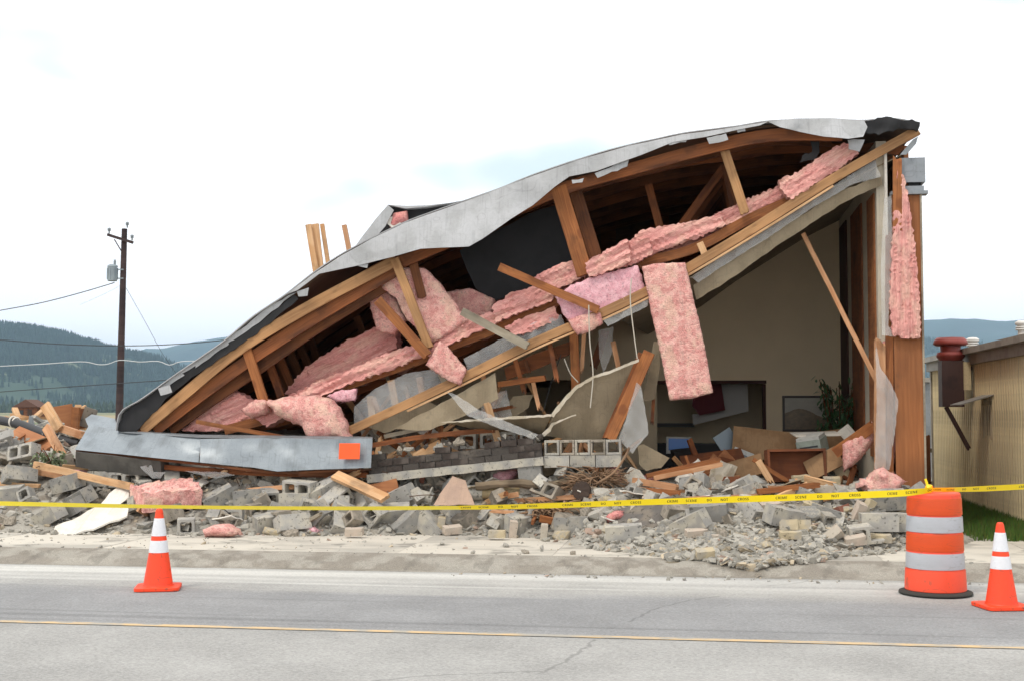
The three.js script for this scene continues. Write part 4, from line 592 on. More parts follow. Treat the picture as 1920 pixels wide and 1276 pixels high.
film('film sheet in the gap behind the upright post', [[1122, 620], [1150, 612], [1148, 660], [1132, 700], [1124, 670]], { z: ZF - 0.6 });
film('white film scrap by the thick insulation block', [[262, 874], [284, 870], [288, 884], [310, 884], [300, 896], [284, 896]], { z: -15.2 });
film('film scrap drooping under the metal fascia', [[346, 882], [420, 884], [440, 890], [404, 896], [370, 888]], { z: -15.25 });
// hanging wires
const wireM = std({ color: 0xb9b2a4, roughness: 0.6 }), gW = 'cut wires hanging from the ceiling';
[[[1184, 522], [1182, 560], [1188, 620], [1195, 672], 'pale wire hanging left of the long batt'], [[1104, 572], [1106, 640], [1112, 700], [1107, 764], 'pale wire hanging before the bent plasterboard'], [[1052, 664], [1036, 710], [1018, 772], 'dark taut wire left of the bent plasterboard'], [[1058, 672], [1070, 700], [1084, 716], 'short wire curling to the upright post']].forEach((l, i) => { const lab = l.pop(), o = placed('hanging_wire', tubeGeo(l.map((q) => at(q[0], q[1], ZF + (i < 2 ? 0.16 : -0.2))), i === 2 ? 0.006 : 0.008), i === 2 ? feltM : wireM); tag(o, lab, 'wire', gW); });

{ // splinters, laths and torn board hanging in the gap under the low beam
  const items = [[700, 745, 722, 800, 0.06, 'pine'], [760, 725, 772, 768, 0.05, 'pine'], [826, 700, 846, 742, 0.07, 'grey'], [858, 690, 850, 730, 0.04, 'brown'], [880, 778, 968, 760, 0.04, 'brown'], [905, 700, 918, 772, 0.06, 'pine'], [960, 655, 986, 742, 0.06, 'brown'], [1000, 716, 1012, 770, 0.05, 'pine'], [1030, 640, 1046, 720, 0.06, 'brown'], [1096, 620, 1090, 702, 0.05, 'pine'], [840, 812, 930, 830, 0.05, 'brown'], [720, 818, 800, 800, 0.05, 'grey'], [960, 826, 1010, 800, 0.05, 'pine'], [1096, 800, 1112, 826, 0.05, 'brown'], [1150, 640, 1162, 700, 0.06, 'pine'], [1226, 745, 1222, 800, 0.04, 'brown']], mm = { pine: pine2M, grey: greyWoodM, brown: fir2M };
  const where = ['beside the pink bulge', 'under the sagging plasterboard strip', 'below the grey weathered board', 'near the triangular pink scrap', 'left of the bent plasterboard', 'under the ribbed panel', 'in the gap under the ribbed panel', 'at the tip of the bent plasterboard', 'beside the upright post', 'right of the upright post', 'above the brick strip', 'over the free end of the fascia', 'over the end of the brick strip', 'under the leaning beam', 'behind the pale hanging wire', 'beside the film pouch'];
  items.forEach((q, i) => lumber('splintered_stick', `${{ pine: 'pale', grey: 'grey', brown: 'brown' }[q[5]]} splintered stick ${where[i]}`, [q[0], q[1], ZF - 0.15 - 0.3 * hash(i, 2, 2)], [q[2], q[3], ZF - 0.1 - 0.35 * hash(i, 3, 3)], q[4], 0.035, mm[q[5]], { group: 'splintered sticks under the low beam', split: 0.09 }));
  dry('grey brown plasterboard scrap behind the sagging strip', [[690, 800], [730, 772], [800, 745], [820, 760], [760, 796], [720, 812]], gypsumM, { z: ZF - 0.3, rag: 3 });
  dry('torn plasterboard scrap under the ribbed panel', [[930, 770], [962, 744], [1000, 740], [992, 764], [950, 786]], gypsumM, { z: ZF - 0.45, rag: 3 });
}
// ---------- fallen metal fascia ----------
{
  const t = thing('metal_fascia', 'long dented grey metal fascia fallen along the front of the wreck', 'fascia', V(0, 0, 0));
  const dent = (x, y) => 0.05 * fbm(x * 1.6, y * 2.5, 3, 3) + 0.05 * Math.abs(fbm(x * 2.2 + y * 1.6, y * 0.8, 6, 2));
  patch('face_sheet', [[375, 822, ZF + 0.3], [520, 820, ZF + 0.32], [600, 822, ZF + 0.36], [698, 821, ZF + 0.42], [695, 876, ZF + 0.5], [600, 879, ZF + 0.46], [520, 883, ZF + 0.44], [478, 876, ZF + 0.42], [374, 866, ZF + 0.45]], fasciaM, { cell: 0.06, thick: 0.008, fold: dent, crease: 0.6 }, t);
  patch('face_sheet', [[168, 794, ZF - 0.1], [222, 808, ZF + 0.02], [300, 812, ZF + 0.12], [376, 818, ZF + 0.2], [372, 866, ZF + 0.47], [260, 854, ZF + 0.42], [140, 842, ZF + 0.35]], fasciaM, { cell: 0.06, thick: 0.008, fold: dent, crease: 0.6 }, t);
  patch('bent_end', [[160, 784, ZF - 0.3], [172, 776, ZF - 0.45], [216, 784, ZF - 0.4], [222, 808, ZF + 0.0], [166, 800, ZF - 0.08]], fasciaM, { cell: 0.06, thick: 0.008, fold: dent }, t);
  patch('fold_strip', [[222, 806, ZF + 0.02], [376, 814, ZF + 0.14], [560, 816, ZF + 0.2], [698, 818, ZF + 0.28], [698, 822, ZF + 0.42], [520, 821, ZF + 0.32], [376, 820, ZF + 0.25], [222, 810, ZF + 0.05]], tinM, { cell: 0.12, thick: 0.01, crease: 0.6 }, t);
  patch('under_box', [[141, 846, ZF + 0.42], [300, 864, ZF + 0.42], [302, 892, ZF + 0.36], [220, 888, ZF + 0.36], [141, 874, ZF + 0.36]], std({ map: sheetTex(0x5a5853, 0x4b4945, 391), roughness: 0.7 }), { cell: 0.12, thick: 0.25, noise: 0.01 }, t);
  patch('edge_timber', [[142, 842, ZF + 0.34], [372, 867, ZF + 0.45], [520, 884, ZF + 0.42], [695, 878, ZF + 0.48], [694, 881, ZF + 0.4], [520, 889, ZF + 0.36], [370, 871, ZF + 0.38], [142, 848, ZF + 0.3]], brownM, { cell: 0.12, thick: 0.06 }, t);
  // notice
  const cv = document.createElement('canvas'); cv.width = 256; cv.height = 200; const x = cv.getContext('2d'); x.fillStyle = '#f2571c'; x.fillRect(0, 0, 256, 200); x.fillStyle = '#d94a14'; for (let i = 0; i < 5; i++) x.fillRect(60 + i * 5, 46 + i * 24, 120 - i * 13, 3);
  const ct = new THREE.CanvasTexture(cv); ct.colorSpace = THREE.SRGBColorSpace;
  const a = at(634, 860, ZF + 0.56), b = at(675, 830, ZF + 0.52);
  const n = mesh('notice_card', new THREE.BoxGeometry(b.x - a.x, b.y - a.y, 0.006), std({ map: ct, roughness: 0.6 })); n.position.set((a.x + b.x) / 2, (a.y + b.y) / 2, ZF + 0.53); n.rotation.set(-0.16, 0, 0.01);
  tag(n, 'square orange notice stuck on the free end of the metal fascia', 'notice');
}

// ---------- masonry ----------
const blockShape = (w, h, holes, miss = 0) => {
  const s = new THREE.Shape(), q = (a) => a.map((p) => new THREE.Vector2(p[0] + rr(-0.003, 0.003), p[1] + rr(-0.003, 0.003)));
  if (!miss) s.setFromPoints(q([[-w / 2, -h / 2], [w / 2, -h / 2], [w / 2, h / 2], [-w / 2, h / 2]]));
  else if (miss === 1) { s.setFromPoints(q([[-w / 2, -h / 2], [w / 2 - 0.06, -h / 2], [w / 2 - 0.03, -h / 2 + 0.035], [0.02, -h / 2 + 0.035], [0.02, h / 2 - 0.035], [w / 2 - 0.12, h / 2 - 0.034], [w / 2 - 0.16, h / 2], [-w / 2, h / 2]])); }
  else s.setFromPoints(q([[-w / 2, -h / 2], [w / 2, -h / 2], [w / 2, -h / 2 + 0.035], [-w / 2 + 0.035, -h / 2 + 0.035], [-w / 2 + 0.035, h / 2 - 0.02], [-w / 2, h / 2]]));
  for (const [x, ww] of holes) { const a = ww / 2, b = h / 2 - 0.034, r = 0.015; const p = new THREE.Path(); p.setFromPoints([[x - a + r, -b], [x + a - r, -b], [x + a, -b + r], [x + a, b - r], [x + a - r, b], [x - a + r, b], [x - a, b - r], [x - a, -b + r]].map((k) => new THREE.Vector2(...k))); s.holes.push(p); }
  return s;
};
const ext = (s, d) => uvm(new THREE.ExtrudeGeometry(s, { depth: d - 0.008, bevelEnabled: true, bevelSize: 0.004, bevelThickness: 0.004, bevelOffset: -0.004, bevelSegments: 1 }).translate(0, 0, -d / 2), 1.6, 1.6, rr(0, 3), rr(0, 3));
const rough = (g, a, f = 14) => { const p = g.attributes.position; for (let i = 0; i < p.count; i++) { const x = p.getX(i), y = p.getY(i), z = p.getZ(i); p.setXYZ(i, x + a * fbm(x * f, y * f, z * f + 3, 2), y + a * fbm(x * f + 9, y * f, z * f, 2), z + a * fbm(x * f, y * f + 5, z * f, 2)); } g.computeVertexNormals(); return g; };
const G = {
  whole: [0, 1].map(() => ext(blockShape(0.39, 0.19, [[-0.092, 0.135], [0.092, 0.135]]), 0.19)),
  half: [ext(blockShape(0.2, 0.19, [[0, 0.13]]), 0.19)],
  broken: [ext(blockShape(0.39, 0.19, [[-0.092, 0.135]], 1), 0.19), ext(blockShape(0.3, 0.19, [], 2), 0.19)],
  solid: [0, 1].map(() => rough(uvm(new THREE.BoxGeometry(0.39, 0.19, 0.19, 6, 3, 3), 1.6, 1.6, rr(0, 3), rr(0, 3)), 0.012, 9)),
  brick: [0, 1, 2].map(() => rough(uvm(new THREE.BoxGeometry(rr(0.15, 0.22), 0.07, 0.1, 5, 2, 2), 1.6, 1.6, rr(0, 3), rr(0, 3)), 0.016, 12)),
};
const chunkGeo = (n, sx, sy, sz) => { const pts = []; for (let i = 0; i < n; i++) { const v = V(rr(-1, 1), rr(-1, 1), rr(-1, 1)); const m = Math.max(Math.abs(v.x), Math.abs(v.y), Math.abs(v.z)); v.multiplyScalar(lerp(1, 1 / m, 0.7)); pts.push(V(v.x * sx, v.y * sy, v.z * sz)); } const g = new ConvexGeometry(pts); return uvm(g, 1.6, 1.6, rr(0, 3), rr(0, 3)); };
const chunks = [...Array(14)].map((_, i) => chunkGeo(12 + (i % 4) * 3, rr(0.75, 1.2), rr(0.4, 0.8), rr(0.6, 1)));
const ppmAt = (p) => FOC / p.clone().sub(EYE).length();

const gB = 'concrete blocks fallen from the wall';
// [px, py of its middle, kind, tone, turn about y, tilt x, roll z, label, lift]
const blocks = [
  [562, 915, 'whole', 1, -0.22, 0.1, -0.06, 'hollow block with two dark cells facing the street, under the fascia', 0.14],
  [556, 938, 'solid', 0, -0.1, 0, 0.02, 'block lying directly under the two-celled block', 0.04],
  [505, 932, 'half', 0, 0.5, 0.3, 0.02, 'square upright half block left of the two-celled block', 0.06],
  [466, 932, 'solid', 2, 0.4, 0, 0.1, 'dusty block behind the upright half block', 0.05],
  [610, 918, 'solid', 1, 0.5, 0.3, 0.55, 'block tilted steeply right of the two-celled block', 0.12],
  [628, 936, 'whole', 1, 0.9, 0.4, 0.7, 'block with a dark slot wedged against the tilted one', 0.08],
  [508, 978, 'solid', 0, 0.7, 0.2, 0.15, 'low block left of the large one at the pavement edge', 0.05],
  [548, 982, 'whole', 1, 0.75, 1.2, 0.05, 'large upright block at the pavement edge by the pink scrap', 0.1],
  [590, 968, 'whole', 2, -0.3, 0.15, 0.75, 'block rolled on its corner showing two square cells', 0.1],
  [652, 962, 'solid', 1, 0.4, 0.3, -0.4, 'block tilted below the tape, near the wide tan board', 0.07],
  [694, 972, 'whole', 1, -0.3, 0.2, 0.8, 'block rolled on its corner with one dark cell, below the tape', 0.09],
  [738, 962, 'solid', 0, 0.2, 0.5, 0.1, 'flat block face under the tape left of the fluted one', 0.08],
  [768, 978, 'solid', 2, 0.5, 0.2, 0.75, 'block standing on its edge left of the buff brick pair', 0.1],
  [804, 984, 'solid', 0, -0.3, 0.1, -0.8, 'narrow block leaning over the buff bricks', 0.1],
  [748, 930, 'solid', 1, -0.2, 0.2, 0.42, 'long pale block sloping above the tape', 0.12],
  [349, 986, 'half', 1, 0.35, 0.05, 0.03, 'single square block standing on the sidewalk near the first cone', 0.08],
  [440, 968, 'half', 0, 0.2, 0, 0.05, 'pale half block above the small pink wad', 0.07],
  [410, 934, 'solid', 2, 0.6, 0.2, 0.5, 'brown dusted block beside the thick pink block', 0.09],
  [126, 904, 'solid', 2, -0.25, 0.2, 0.22, 'dark grey tilted block topped with a pink rag', 0.2],
  [150, 934, 'solid', 2, -0.35, 0.4, 0.38, 'block sliding under the tilted one', 0.08],
  [92, 966, 'solid', 0, -0.3, 0.3, 0.42, 'long slanting block beside the white plasterboard shard', 0.1],
  [128, 954, 'solid', 2, -0.3, 0.3, 0.4, 'upper end of the slanting pair of blocks by the white shard', 0.1],
  [36, 892, 'whole', 2, 0.5, 1.1, -0.35, 'block with two slots on top in the far pile', 0.16],
  [44, 848, 'whole', 1, -0.25, -0.25, 0.2, 'block with two open cells in the far pile', 0.18],
  [18, 822, 'broken', 0, 0.6, 0.5, 0.4, 'broken block high in the far pile', 0.12],
  [8, 868, 'broken', 1, 0.3, 0.2, -0.3, 'broken block at the picture edge', 0.12],
  [14, 926, 'solid', 0, 0.2, 0.2, 0.1, 'flat block at the picture edge under the pale stick', 0.06],
  [196, 896, 'solid', 0, 0.1, 0, 0.02, 'flat block below the dark end of the fascia', 0.12],
  [236, 898, 'whole', 1, 0.05, 0.05, 0.0, 'block with two cells below the dark end of the fascia', 0.12],
  [856, 905, 'brick', 1, 0.4, 0.2, 1.25, 'upright pale brick standing on the leaning sheet', 0.12],
  [980, 978, 'solid', 0, 0.8, 0.3, 0.1, 'block with a flat top before the cream tube', 0.06],
  [1072, 984, 'solid', 2, 0.0, 0, 0.04, 'flat dark block under the roots', 0.07],
  [1548, 962, 'broken', 1, 0.55, -0.2, 0.3, 'angled broken block below the tape near the drum', 0.1],
  [1626, 1000, 'broken', 1, 0.1, 0.1, 0.1, 'broken block open to the street beside the drum', 0.1],
  [1648, 978, 'solid', 1, 0.05, 0, 0.0, 'squared grey block in the low wall stub beside the drum', 0.13],
  [1688, 978, 'solid', 0, -0.05, 0.02, 0.0, 'grey block half hidden by the drum', 0.13],
  [1664, 936, 'solid', 2, 0.1, 0.3, 0.06, 'rounded dusty block under the pink pile by the corner', 0.14],
  [1470, 968, 'solid', 0, 0.5, 0.2, -0.2, 'grey block under the tape above the gravel', 0.12],
  [1330, 960, 'solid', 2, -0.1, 0.2, 0.1, 'long grey block on top of the gravel spill', 0.12],
  [1295, 982, 'solid', 0, -0.4, 0.2, 0.45, 'brown edged slab sloping on the gravel spill', 0.1],
  [1170, 1000, 'solid', 1, 0.1, 0.1, 0.08, 'pale slab at the head of the gravel spill', 0.05],
];
for (const [px, py, k, tone, ry, rx, rz, label, lift] of blocks) {
  const o = mesh(k === 'brick' ? 'brick' : 'concrete_block', pick(G[k]), k === 'brick' ? buffM[0] : concreteM[tone]); o.position.copy(onHeap(px, py, lift)); o.rotation.set(rx, ry, rz, 'YXZ'); tag(o, label, k === 'brick' ? 'brick' : 'concrete block', gB);
}
// buff bricks in the right-hand part
const bricks = [[1478, 984, 0.2, 1.3, 0.1, 'ribbed buff brick standing on end above the gravel'], [1500, 984, 0.3, 1.3, -0.1, 'second buff brick standing on end above the gravel'], [1608, 962, 0.2, 0.3, 1.2, 'tall buff brick leaning near the drum'], [1628, 950, 0.3, 0.2, 1.1, 'grey buff brick leaning behind the tall one'], [1482, 1002, 0.1, 0.1, 0.02, 'yellow buff brick lying flat at the top of the gravel'], [1560, 1004, 0.6, 0.6, 0.9, 'pink white brick lump standing on its point'], [1604, 1012, 0.1, 0.2, 0.2, 'pale grey brick before the broken block'], [1650, 1008, 0.0, 0.1, 0.0, 'square buff brick at the foot of the wall stub'], [1526, 950, -0.6, 0.2, -0.3, 'buff brick resting on the angled broken block'], [1445, 948, 0.3, 0.2, 0.1, 'buff brick just under the tape lettering'], [1322, 1036, 0.2, 0.3, 0.1, 'cream cube of brick low on the gravel spill'], [1306, 998, 0.3, 0.2, 0.1, 'small cream brick end high on the gravel spill'], [848, 992, 0.5, 0.2, 0.1, 'cream brick at the pavement edge by the leaning block'], [826, 988, 0.1, 0.1, 1.4, 'buff brick on end at the pavement edge'], [664, 996, 0.1, 0.1, 0.05, 'pale brick lying at the pavement edge'], [932, 1000, 0.05, 0.05, 0.02, 'pinkish brick lying flat before the flat topped block'], [962, 996, 0.2, 0.1, 1.5, 'small buff brick on end beside the pinkish one'], [1020, 1000, 0.1, 0.1, 1.5, 'buff brick on end below the roots'], [1502, 896, 0.4, 0.1, 0.1, 'pale brick on the board by the room'], [1560, 900, 0.0, 0.2, 0.05, 'long pale brick before the slanted beam'], [1540, 916, 0.1, 0.0, 0.0, 'stacked pale brick under the long one']];
for (const [px, py, ry, rx, rz, label] of bricks) { const o = mesh('brick', pick(G.brick), pick(buffM)); o.position.copy(onHeap(px, py, 0.07)); o.rotation.set(rx, ry, rz, 'YXZ'); o.scale.setScalar(rr(1, 1.25)); tag(o, label, 'brick', 'buff bricks on the heap'); }

{ // dark brick lintel: a fallen strip of wall, pieces in two courses on a concrete beam
  const A = at(690, 872, ZF + 0.22), B = at(1018, 838, ZF + 0.2), t = thing('fallen_wall_strip', 'fallen strip of dark brick courses on a grey concrete beam', 'wall', A.clone().add(B).multiplyScalar(0.5));
  t.rotation.z = Math.atan2(B.y - A.y, B.x - A.x); const L = A.distanceTo(B);
  mesh('concrete_beam', rough(uvm(new THREE.BoxGeometry(L, 0.1, 0.2, 24, 2, 3).translate(0, -0.16, 0.02), 1.6), 0.012), concreteM[0], t);
  mesh('mortar', box(L - 0.03, 0.17, 0.15, 0, -0.025, -0.02, 1.6), lintelM, t);
  const bg = [0, 1, 2].map(() => rough(uvm(new THREE.BoxGeometry(0.19, 0.07, 0.1, 4, 2, 2), 1.6, 1.6, rr(0, 3), rr(0, 3)), 0.006));
  for (let r = 0; r < 3; r++) for (let i = 0; i < L / 0.205 - 1; i++) { if (hash(i, r, 9) < [0.05, 0.12, 0.4][r]) continue; const o = mesh('brick', bg[(i + r) % 3], hash(i, r, 4) < 0.6 ? darkBrickM : lintelM, t); o.position.set(-L / 2 + 0.14 + i * 0.205 + (r % 2) * 0.09, -0.07 + r * 0.082, 0.013 + 0.012 * hash(i, r, 3)); o.rotation.z = (r === 2 ? 0.2 : 0.03) * (hash(i, r, 8) - 0.5); }
  for (let i = 0; i < 22; i++) { const q = mesh('loose_chip', chunks[i % 14], [concreteM[0], concreteM[3], lintelM][i % 3], t), k = 0.025 + 0.035 * hash(i, 4, 4); q.scale.setScalar(k); q.position.set((hash(i, 1, 1) - 0.5) * L, 0.12 + 0.05 * hash(i, 2, 2), -0.02); q.rotation.set(i, i * 2, i * 3); }
  const o = mesh('wall_stub', box(0.28, 0.32, 0.2, L / 2 - 0.18, -0.37, 0, 1.6), concreteM[2], t); o.userData = {};
}
{ // row of hollow blocks lying with its cells to the street
  const A = at(1022, 846, ZF + 0.12), B = at(1166, 842, ZF + 0.12), L = A.distanceTo(B), t = thing('hollow_block_row', 'row of joined hollow blocks with five square cells open to the street', 'wall', A.clone().add(B).multiplyScalar(0.5)); t.rotation.z = 0.015;
  const n = 5, w = L / n; for (let i = 0; i < n; i++) { const s = new THREE.Shape([[-w / 2 + 0.003, -0.09], [w / 2 - 0.003, -0.09], [w / 2 - 0.003, 0.09], [-w / 2 + 0.003, 0.09]].map((q) => new THREE.Vector2(...q))); s.holes.push(new THREE.Path([[-w / 2 + 0.026, -0.062], [w / 2 - 0.026, -0.062], [w / 2 - 0.03, 0.064], [-w / 2 + 0.03, 0.06]].map((q) => new THREE.Vector2(...q)))); const o = mesh('block', rough(ext(s, 0.2), 0.006, 20), concreteM[i % 2 ? 3 : 0], t); o.position.set(-L / 2 + w * (i + 0.5), 0.04, 0.004 * (i % 2)); }
  for (let i = 0; i < 3; i++) { const o = mesh('block', rough(uvm(new THREE.BoxGeometry(L / 3 - 0.01, 0.14, 0.2, 6, 2, 2), 1.6, 1.6, i, i), 0.008), concreteM[(i + 1) % 3], t); o.position.set(-L / 2 + L / 3 * (i + 0.5), -0.125, 0.02); }
  // a few more cells behind, left, in the dark
  const A2 = at(880, 826, ZF - 0.2), t2 = thing('hollow_block_row', 'dim row of hollow blocks behind the brick strip', 'wall', A2); for (let i = 0; i < 4; i++) { const o = mesh('block', G.half[0], concreteM[2], t2); o.position.set(i * 0.25, 0.01 * i, 0); }
}
let tell;
// ---------- loose rubble: the larger pieces one by one, the crumbs as one mass ----------
{
  // each piece is told by its size, tone and the thing it lies nearest to
  const marks = [[20, 905, 'the picture edge'], [100, 872, 'the crushed bush'], [126, 920, 'the rag topped block'], [180, 985, 'the white plasterboard shard'], [236, 905, 'the dark end of the fascia'], [310, 945, 'the thick pink block'], [414, 1000, 'the small pink wad'], [505, 940, 'the upright half block'], [562, 925, 'the two-celled block'], [590, 975, 'the corner rolled block'], [660, 925, 'the wide tan board'], [740, 935, 'the long pale block'], [804, 985, 'the narrow leaning block'], [850, 925, 'the leaning pink grey sheet'], [940, 925, 'the cream tube'], [980, 985, 'the flat topped block'], [1025, 975, 'the root tangle'], [1100, 905, 'the twigs'], [1170, 1000, 'the pale slab'], [1215, 970, 'the dark slate slab'], [1300, 990, 'the brown edged slab'], [1322, 1036, 'the cream brick cube'], [1420, 1040, 'the foot of the gravel spill'], [1480, 1000, 'the yellow buff brick'], [1548, 965, 'the angled broken block'], [1608, 965, 'the tall buff brick'], [1650, 985, 'the wall stub'], [1655, 915, 'the frayed pink pile'], [1400, 920, 'the long pale boards'], [1260, 905, 'the blunt orange board'], [1492, 872, 'the drawer box'], [1391, 862, 'the white box'], [1340, 872, 'the tilted tabletop'], [1540, 850, 'the grey green machine'], [1600, 850, 'the slanted brown beam'], [760, 845, 'the short tan boards'], [880, 840, 'the brick strip'], [960, 830, 'the long brown board'], [1090, 840, 'the hollow block row'], [700, 830, 'the pink bulge']].map(([a, b, n]) => { const p = onHeap(a, b, 0.05); return [p.x, p.z, n]; });
  tell = (p, s, tone, kind, verb = 'lying') => { let best = null, bd = 1e9; for (const m of marks) { const d = (m[0] - p.x) ** 2 + (m[1] - p.z) ** 2; if (d < bd) { bd = d; best = m; } } const dx = p.x - best[0], dz = p.z - best[1], side = Math.abs(dx) > Math.abs(dz) ? (dx < 0 ? 'left of' : 'right of') : dz > 0 ? 'in front of' : 'behind'; return `${s} ${tone} ${kind} ${verb} ${side} ${best[2]}`; };
  const tones = [[concreteM[0], 'grey'], [concreteM[1], 'pale grey'], [concreteM[2], 'dark grey'], [concreteM[3], 'brown grey'], [concreteM[4], 'whitish']], btones = [[buffM[0], 'yellow buff'], [buffM[1], 'pinkish buff']];
  const slope = (x, a, b) => { const toe = table(heap, x, 1), wd = table(heap, x, 2); return toe - wd * rr(a, b); };
  // more fallen blocks, whole and broken
  for (let i = 0; i < 128; i++) {
    const right = i >= 84, x = right ? rr(-0.9, 2.4) : rr(-9.3, -1.3), z = right ? slope(x, 0.4, 0.92) : x > -8.25 && x < -7 ? slope(x, 0.5, 1) : slope(x, 0.12, 1.0), k = right ? pick(['solid', 'solid', 'broken', 'half']) : pick(['solid', 'whole', 'whole', 'broken', 'half', 'solid']), [m, tone] = right && rnd() < 0.16 ? pick(btones) : pick(tones), sc = right ? rr(0.5, 0.85) : rr(0.72, 1.0);
    const o = mesh('concrete_block', pick(G[k]), m); o.scale.setScalar(sc); o.position.set(x, heapY(x, z) + 0.05 * sc + rr(0, 0.04), z); o.rotation.set(rr(-0.6, 0.6), rr(0, 6.3), rr(-0.7, 0.7), 'YXZ'); tag(o, tell(o.position, sc < 0.7 ? 'smaller' : sc < 0.88 ? 'medium' : 'full size', tone, { solid: 'closed block', whole: 'hollow block', broken: 'broken block', half: 'half block' }[k]), 'concrete block', gB);
  }
  for (const [a, b, n] of [[-9.4, -4.2, 120], [-4.2, -1.3, 70], [-1.3, 2.45, 108]]) for (let i = 0; i < n; i++) {
    const x = rr(a, b), z = x > -8.25 && x < -7 ? slope(x, 0.45, 1) : slope(x, -0.02, 1.0), big = sst(0, 0.4, (table(heap, x, 1) - z) / table(heap, x, 2)), s = x > -1.2 ? rr(0.04, 0.06 + 0.06 * big) : rr(0.04, 0.12), [m, tone] = rnd() < (x > -1.5 ? 0.2 : 0.1) ? pick(btones) : pick(tones), o = mesh('rubble_lump', pick(chunks), m);
    o.position.set(x, Math.max(heapY(x, z), 0.12) + s * 0.28, z); o.rotation.set(rr(-0.6, 0.6), rr(0, 6.3), rr(-0.6, 0.6)); o.scale.setScalar(s); tag(o, tell(o.position, s < 0.06 ? 'small' : s < 0.09 ? 'fist sized' : 'large', tone, 'rubble lump'), 'rubble', 'broken rubble lumps on the heap');
  }
  // splintered wood, plasterboard, paper and red brick mixed into the heap
  const scrapK = [[() => boardGeo(rr(0.25, 0.9), rr(0.04, 0.09), 0.03, { split: 0.08 }), [[pineM, 'pale'], [pine2M, 'tan'], [firM, 'brown'], [greyWoodM, 'grey']], 'splintered stick', 'stick', 44], [() => rough(uvm(new THREE.BoxGeometry(rr(0.12, 0.4), 0.013, rr(0.1, 0.28), 6, 1, 5), 1.5), 0.03, 7), [[gypsumM, 'tan'], [gypsumWhiteM, 'white']], 'plasterboard scrap', 'plasterboard', 30], [() => pick(G.brick), [[std({ map: cement(0x8a5a4a, 0x77594c, 99) }), 'red brown']], 'brick', 'brick', 10], [() => tubeGeo([V(0, 0, 0), V(0.12, rr(0.02, 0.14), 0.05), V(0.3, rr(0, 0.1), -0.04), V(rr(0.4, 0.6), rr(-0.03, 0.12), 0.03)], 0.006, 16, 5), [[std({ color: 0x5b4638, roughness: 0.8 }), 'rusty'], [std({ color: 0x2d2d2f }), 'black']], 'bent wire', 'wire', 12]];
  for (const [mk, ms, kind, cat, n] of scrapK) for (let i = 0; i < n; i++) { const x = rr(-9.3, 2.3), z = slope(x, x > -0.8 || (x > -8.25 && x < -7) ? 0.5 : 0.1, 1.05), [m, tone] = pick(ms), o = mesh({ stick: 'broken_stick', plasterboard: 'plasterboard_scrap', brick: 'red_brick', wire: 'bent_wire' }[cat], mk(), m); o.position.set(x, heapY(x, z) + (cat === 'brick' ? 0.05 : 0.09), z); o.rotation.set(rr(-0.4, 0.4), rr(0, 6.3), rr(-0.35, 0.35), 'YXZ'); o.updateMatrix(); tag(o, tell(o.position, cat === 'stick' ? 'short' : 'small', tone, kind), cat, 'mixed scraps on the heap'); }
  // sticks and torn board leaning in the wreck: their feet stand on the heap
  for (let i = 0; i < 92; i++) {
    const room = i >= 66, x = room ? rr(-0.5, 1.95) : rr(-4.6, -1.0), z = room ? rr(-18.2, -15.8) : rr(-16.7, -15.65), y = heapY(x, z), stick = i % 3 !== 0, L = room ? rr(0.25, 0.8) : rr(0.35, 1.15), a = stick ? rr(0.15, 1.35) * (rnd() < 0.5 ? 1 : -1) : rr(-0.8, 0.8);
    const [m, tone] = stick ? pick([[pineM, 'pale'], [pine2M, 'tan'], [firM, 'brown'], [fir2M, 'dark brown'], [greyWoodM, 'grey'], [tanM0, 'light brown']]) : pick([[gypsumM, 'tan'], [tornM, 'cream'], [plyM, 'orange'], [gypsumWhiteM, 'white']]);
    const o = mesh(stick ? 'leaning_stick' : 'torn_board', stick ? boardGeo(L, rr(0.03, 0.085), 0.03, { split: 0.12 }) : rough(uvm(new THREE.BoxGeometry(L * 0.7, rr(0.12, 0.34), 0.013, 10, 5, 1), 1.5), 0.05, 6), m);
    const h = stick ? L / 2 * Math.abs(Math.sin(a)) : 0.1; o.position.set(x, y + h + 0.02, z); o.rotation.set(stick ? 0 : rr(-0.9, 0.3), rr(-0.8, 0.8), a, 'YXZ'); tag(o, tell(o.position, L > 0.7 ? 'long' : 'short', tone, stick ? 'splintered stick' : 'torn board piece', 'leaning'), stick ? 'stick' : 'board', 'leaning scraps in the wreck');
  }
  const o = new THREE.Object3D(), c = new THREE.Color(), wm = std({ map: cement(0xdcd8d0, 0xe4dccb, 97), roughness: 0.97 });
  const crumb = (name, label, n, geo, place) => { const im = shade(new THREE.InstancedMesh(geo, wm, n)); im.name = numbered(name); tag(im, label, 'rubble', null, 'stuff'); for (let i = 0; i < n; i++) { place(o, i); o.updateMatrix(); im.setMatrixAt(i, o.matrix); const q = rnd(); const k = rr(0.65, 1.15); im.setColorAt(i, q < 0.1 ? c.setRGB(0.66 * k, 0.59 * k, 0.49 * k) : q < 0.13 ? c.setRGB(0.54 * k, 0.42 * k, 0.38 * k) : c.setRGB(0.53 * k, 0.535 * k, 0.535 * k)); } scene.add(im); };
  const spot = (x, z, s) => { o.position.set(x, Math.max(heapY(x, z), 0.122) + s * 0.15, z); o.rotation.set(rr(-0.8, 0.8), rr(0, 6.3), rr(-0.8, 0.8)); o.scale.set(s * rr(0.7, 1.3), s * rr(0.6, 1), s); };
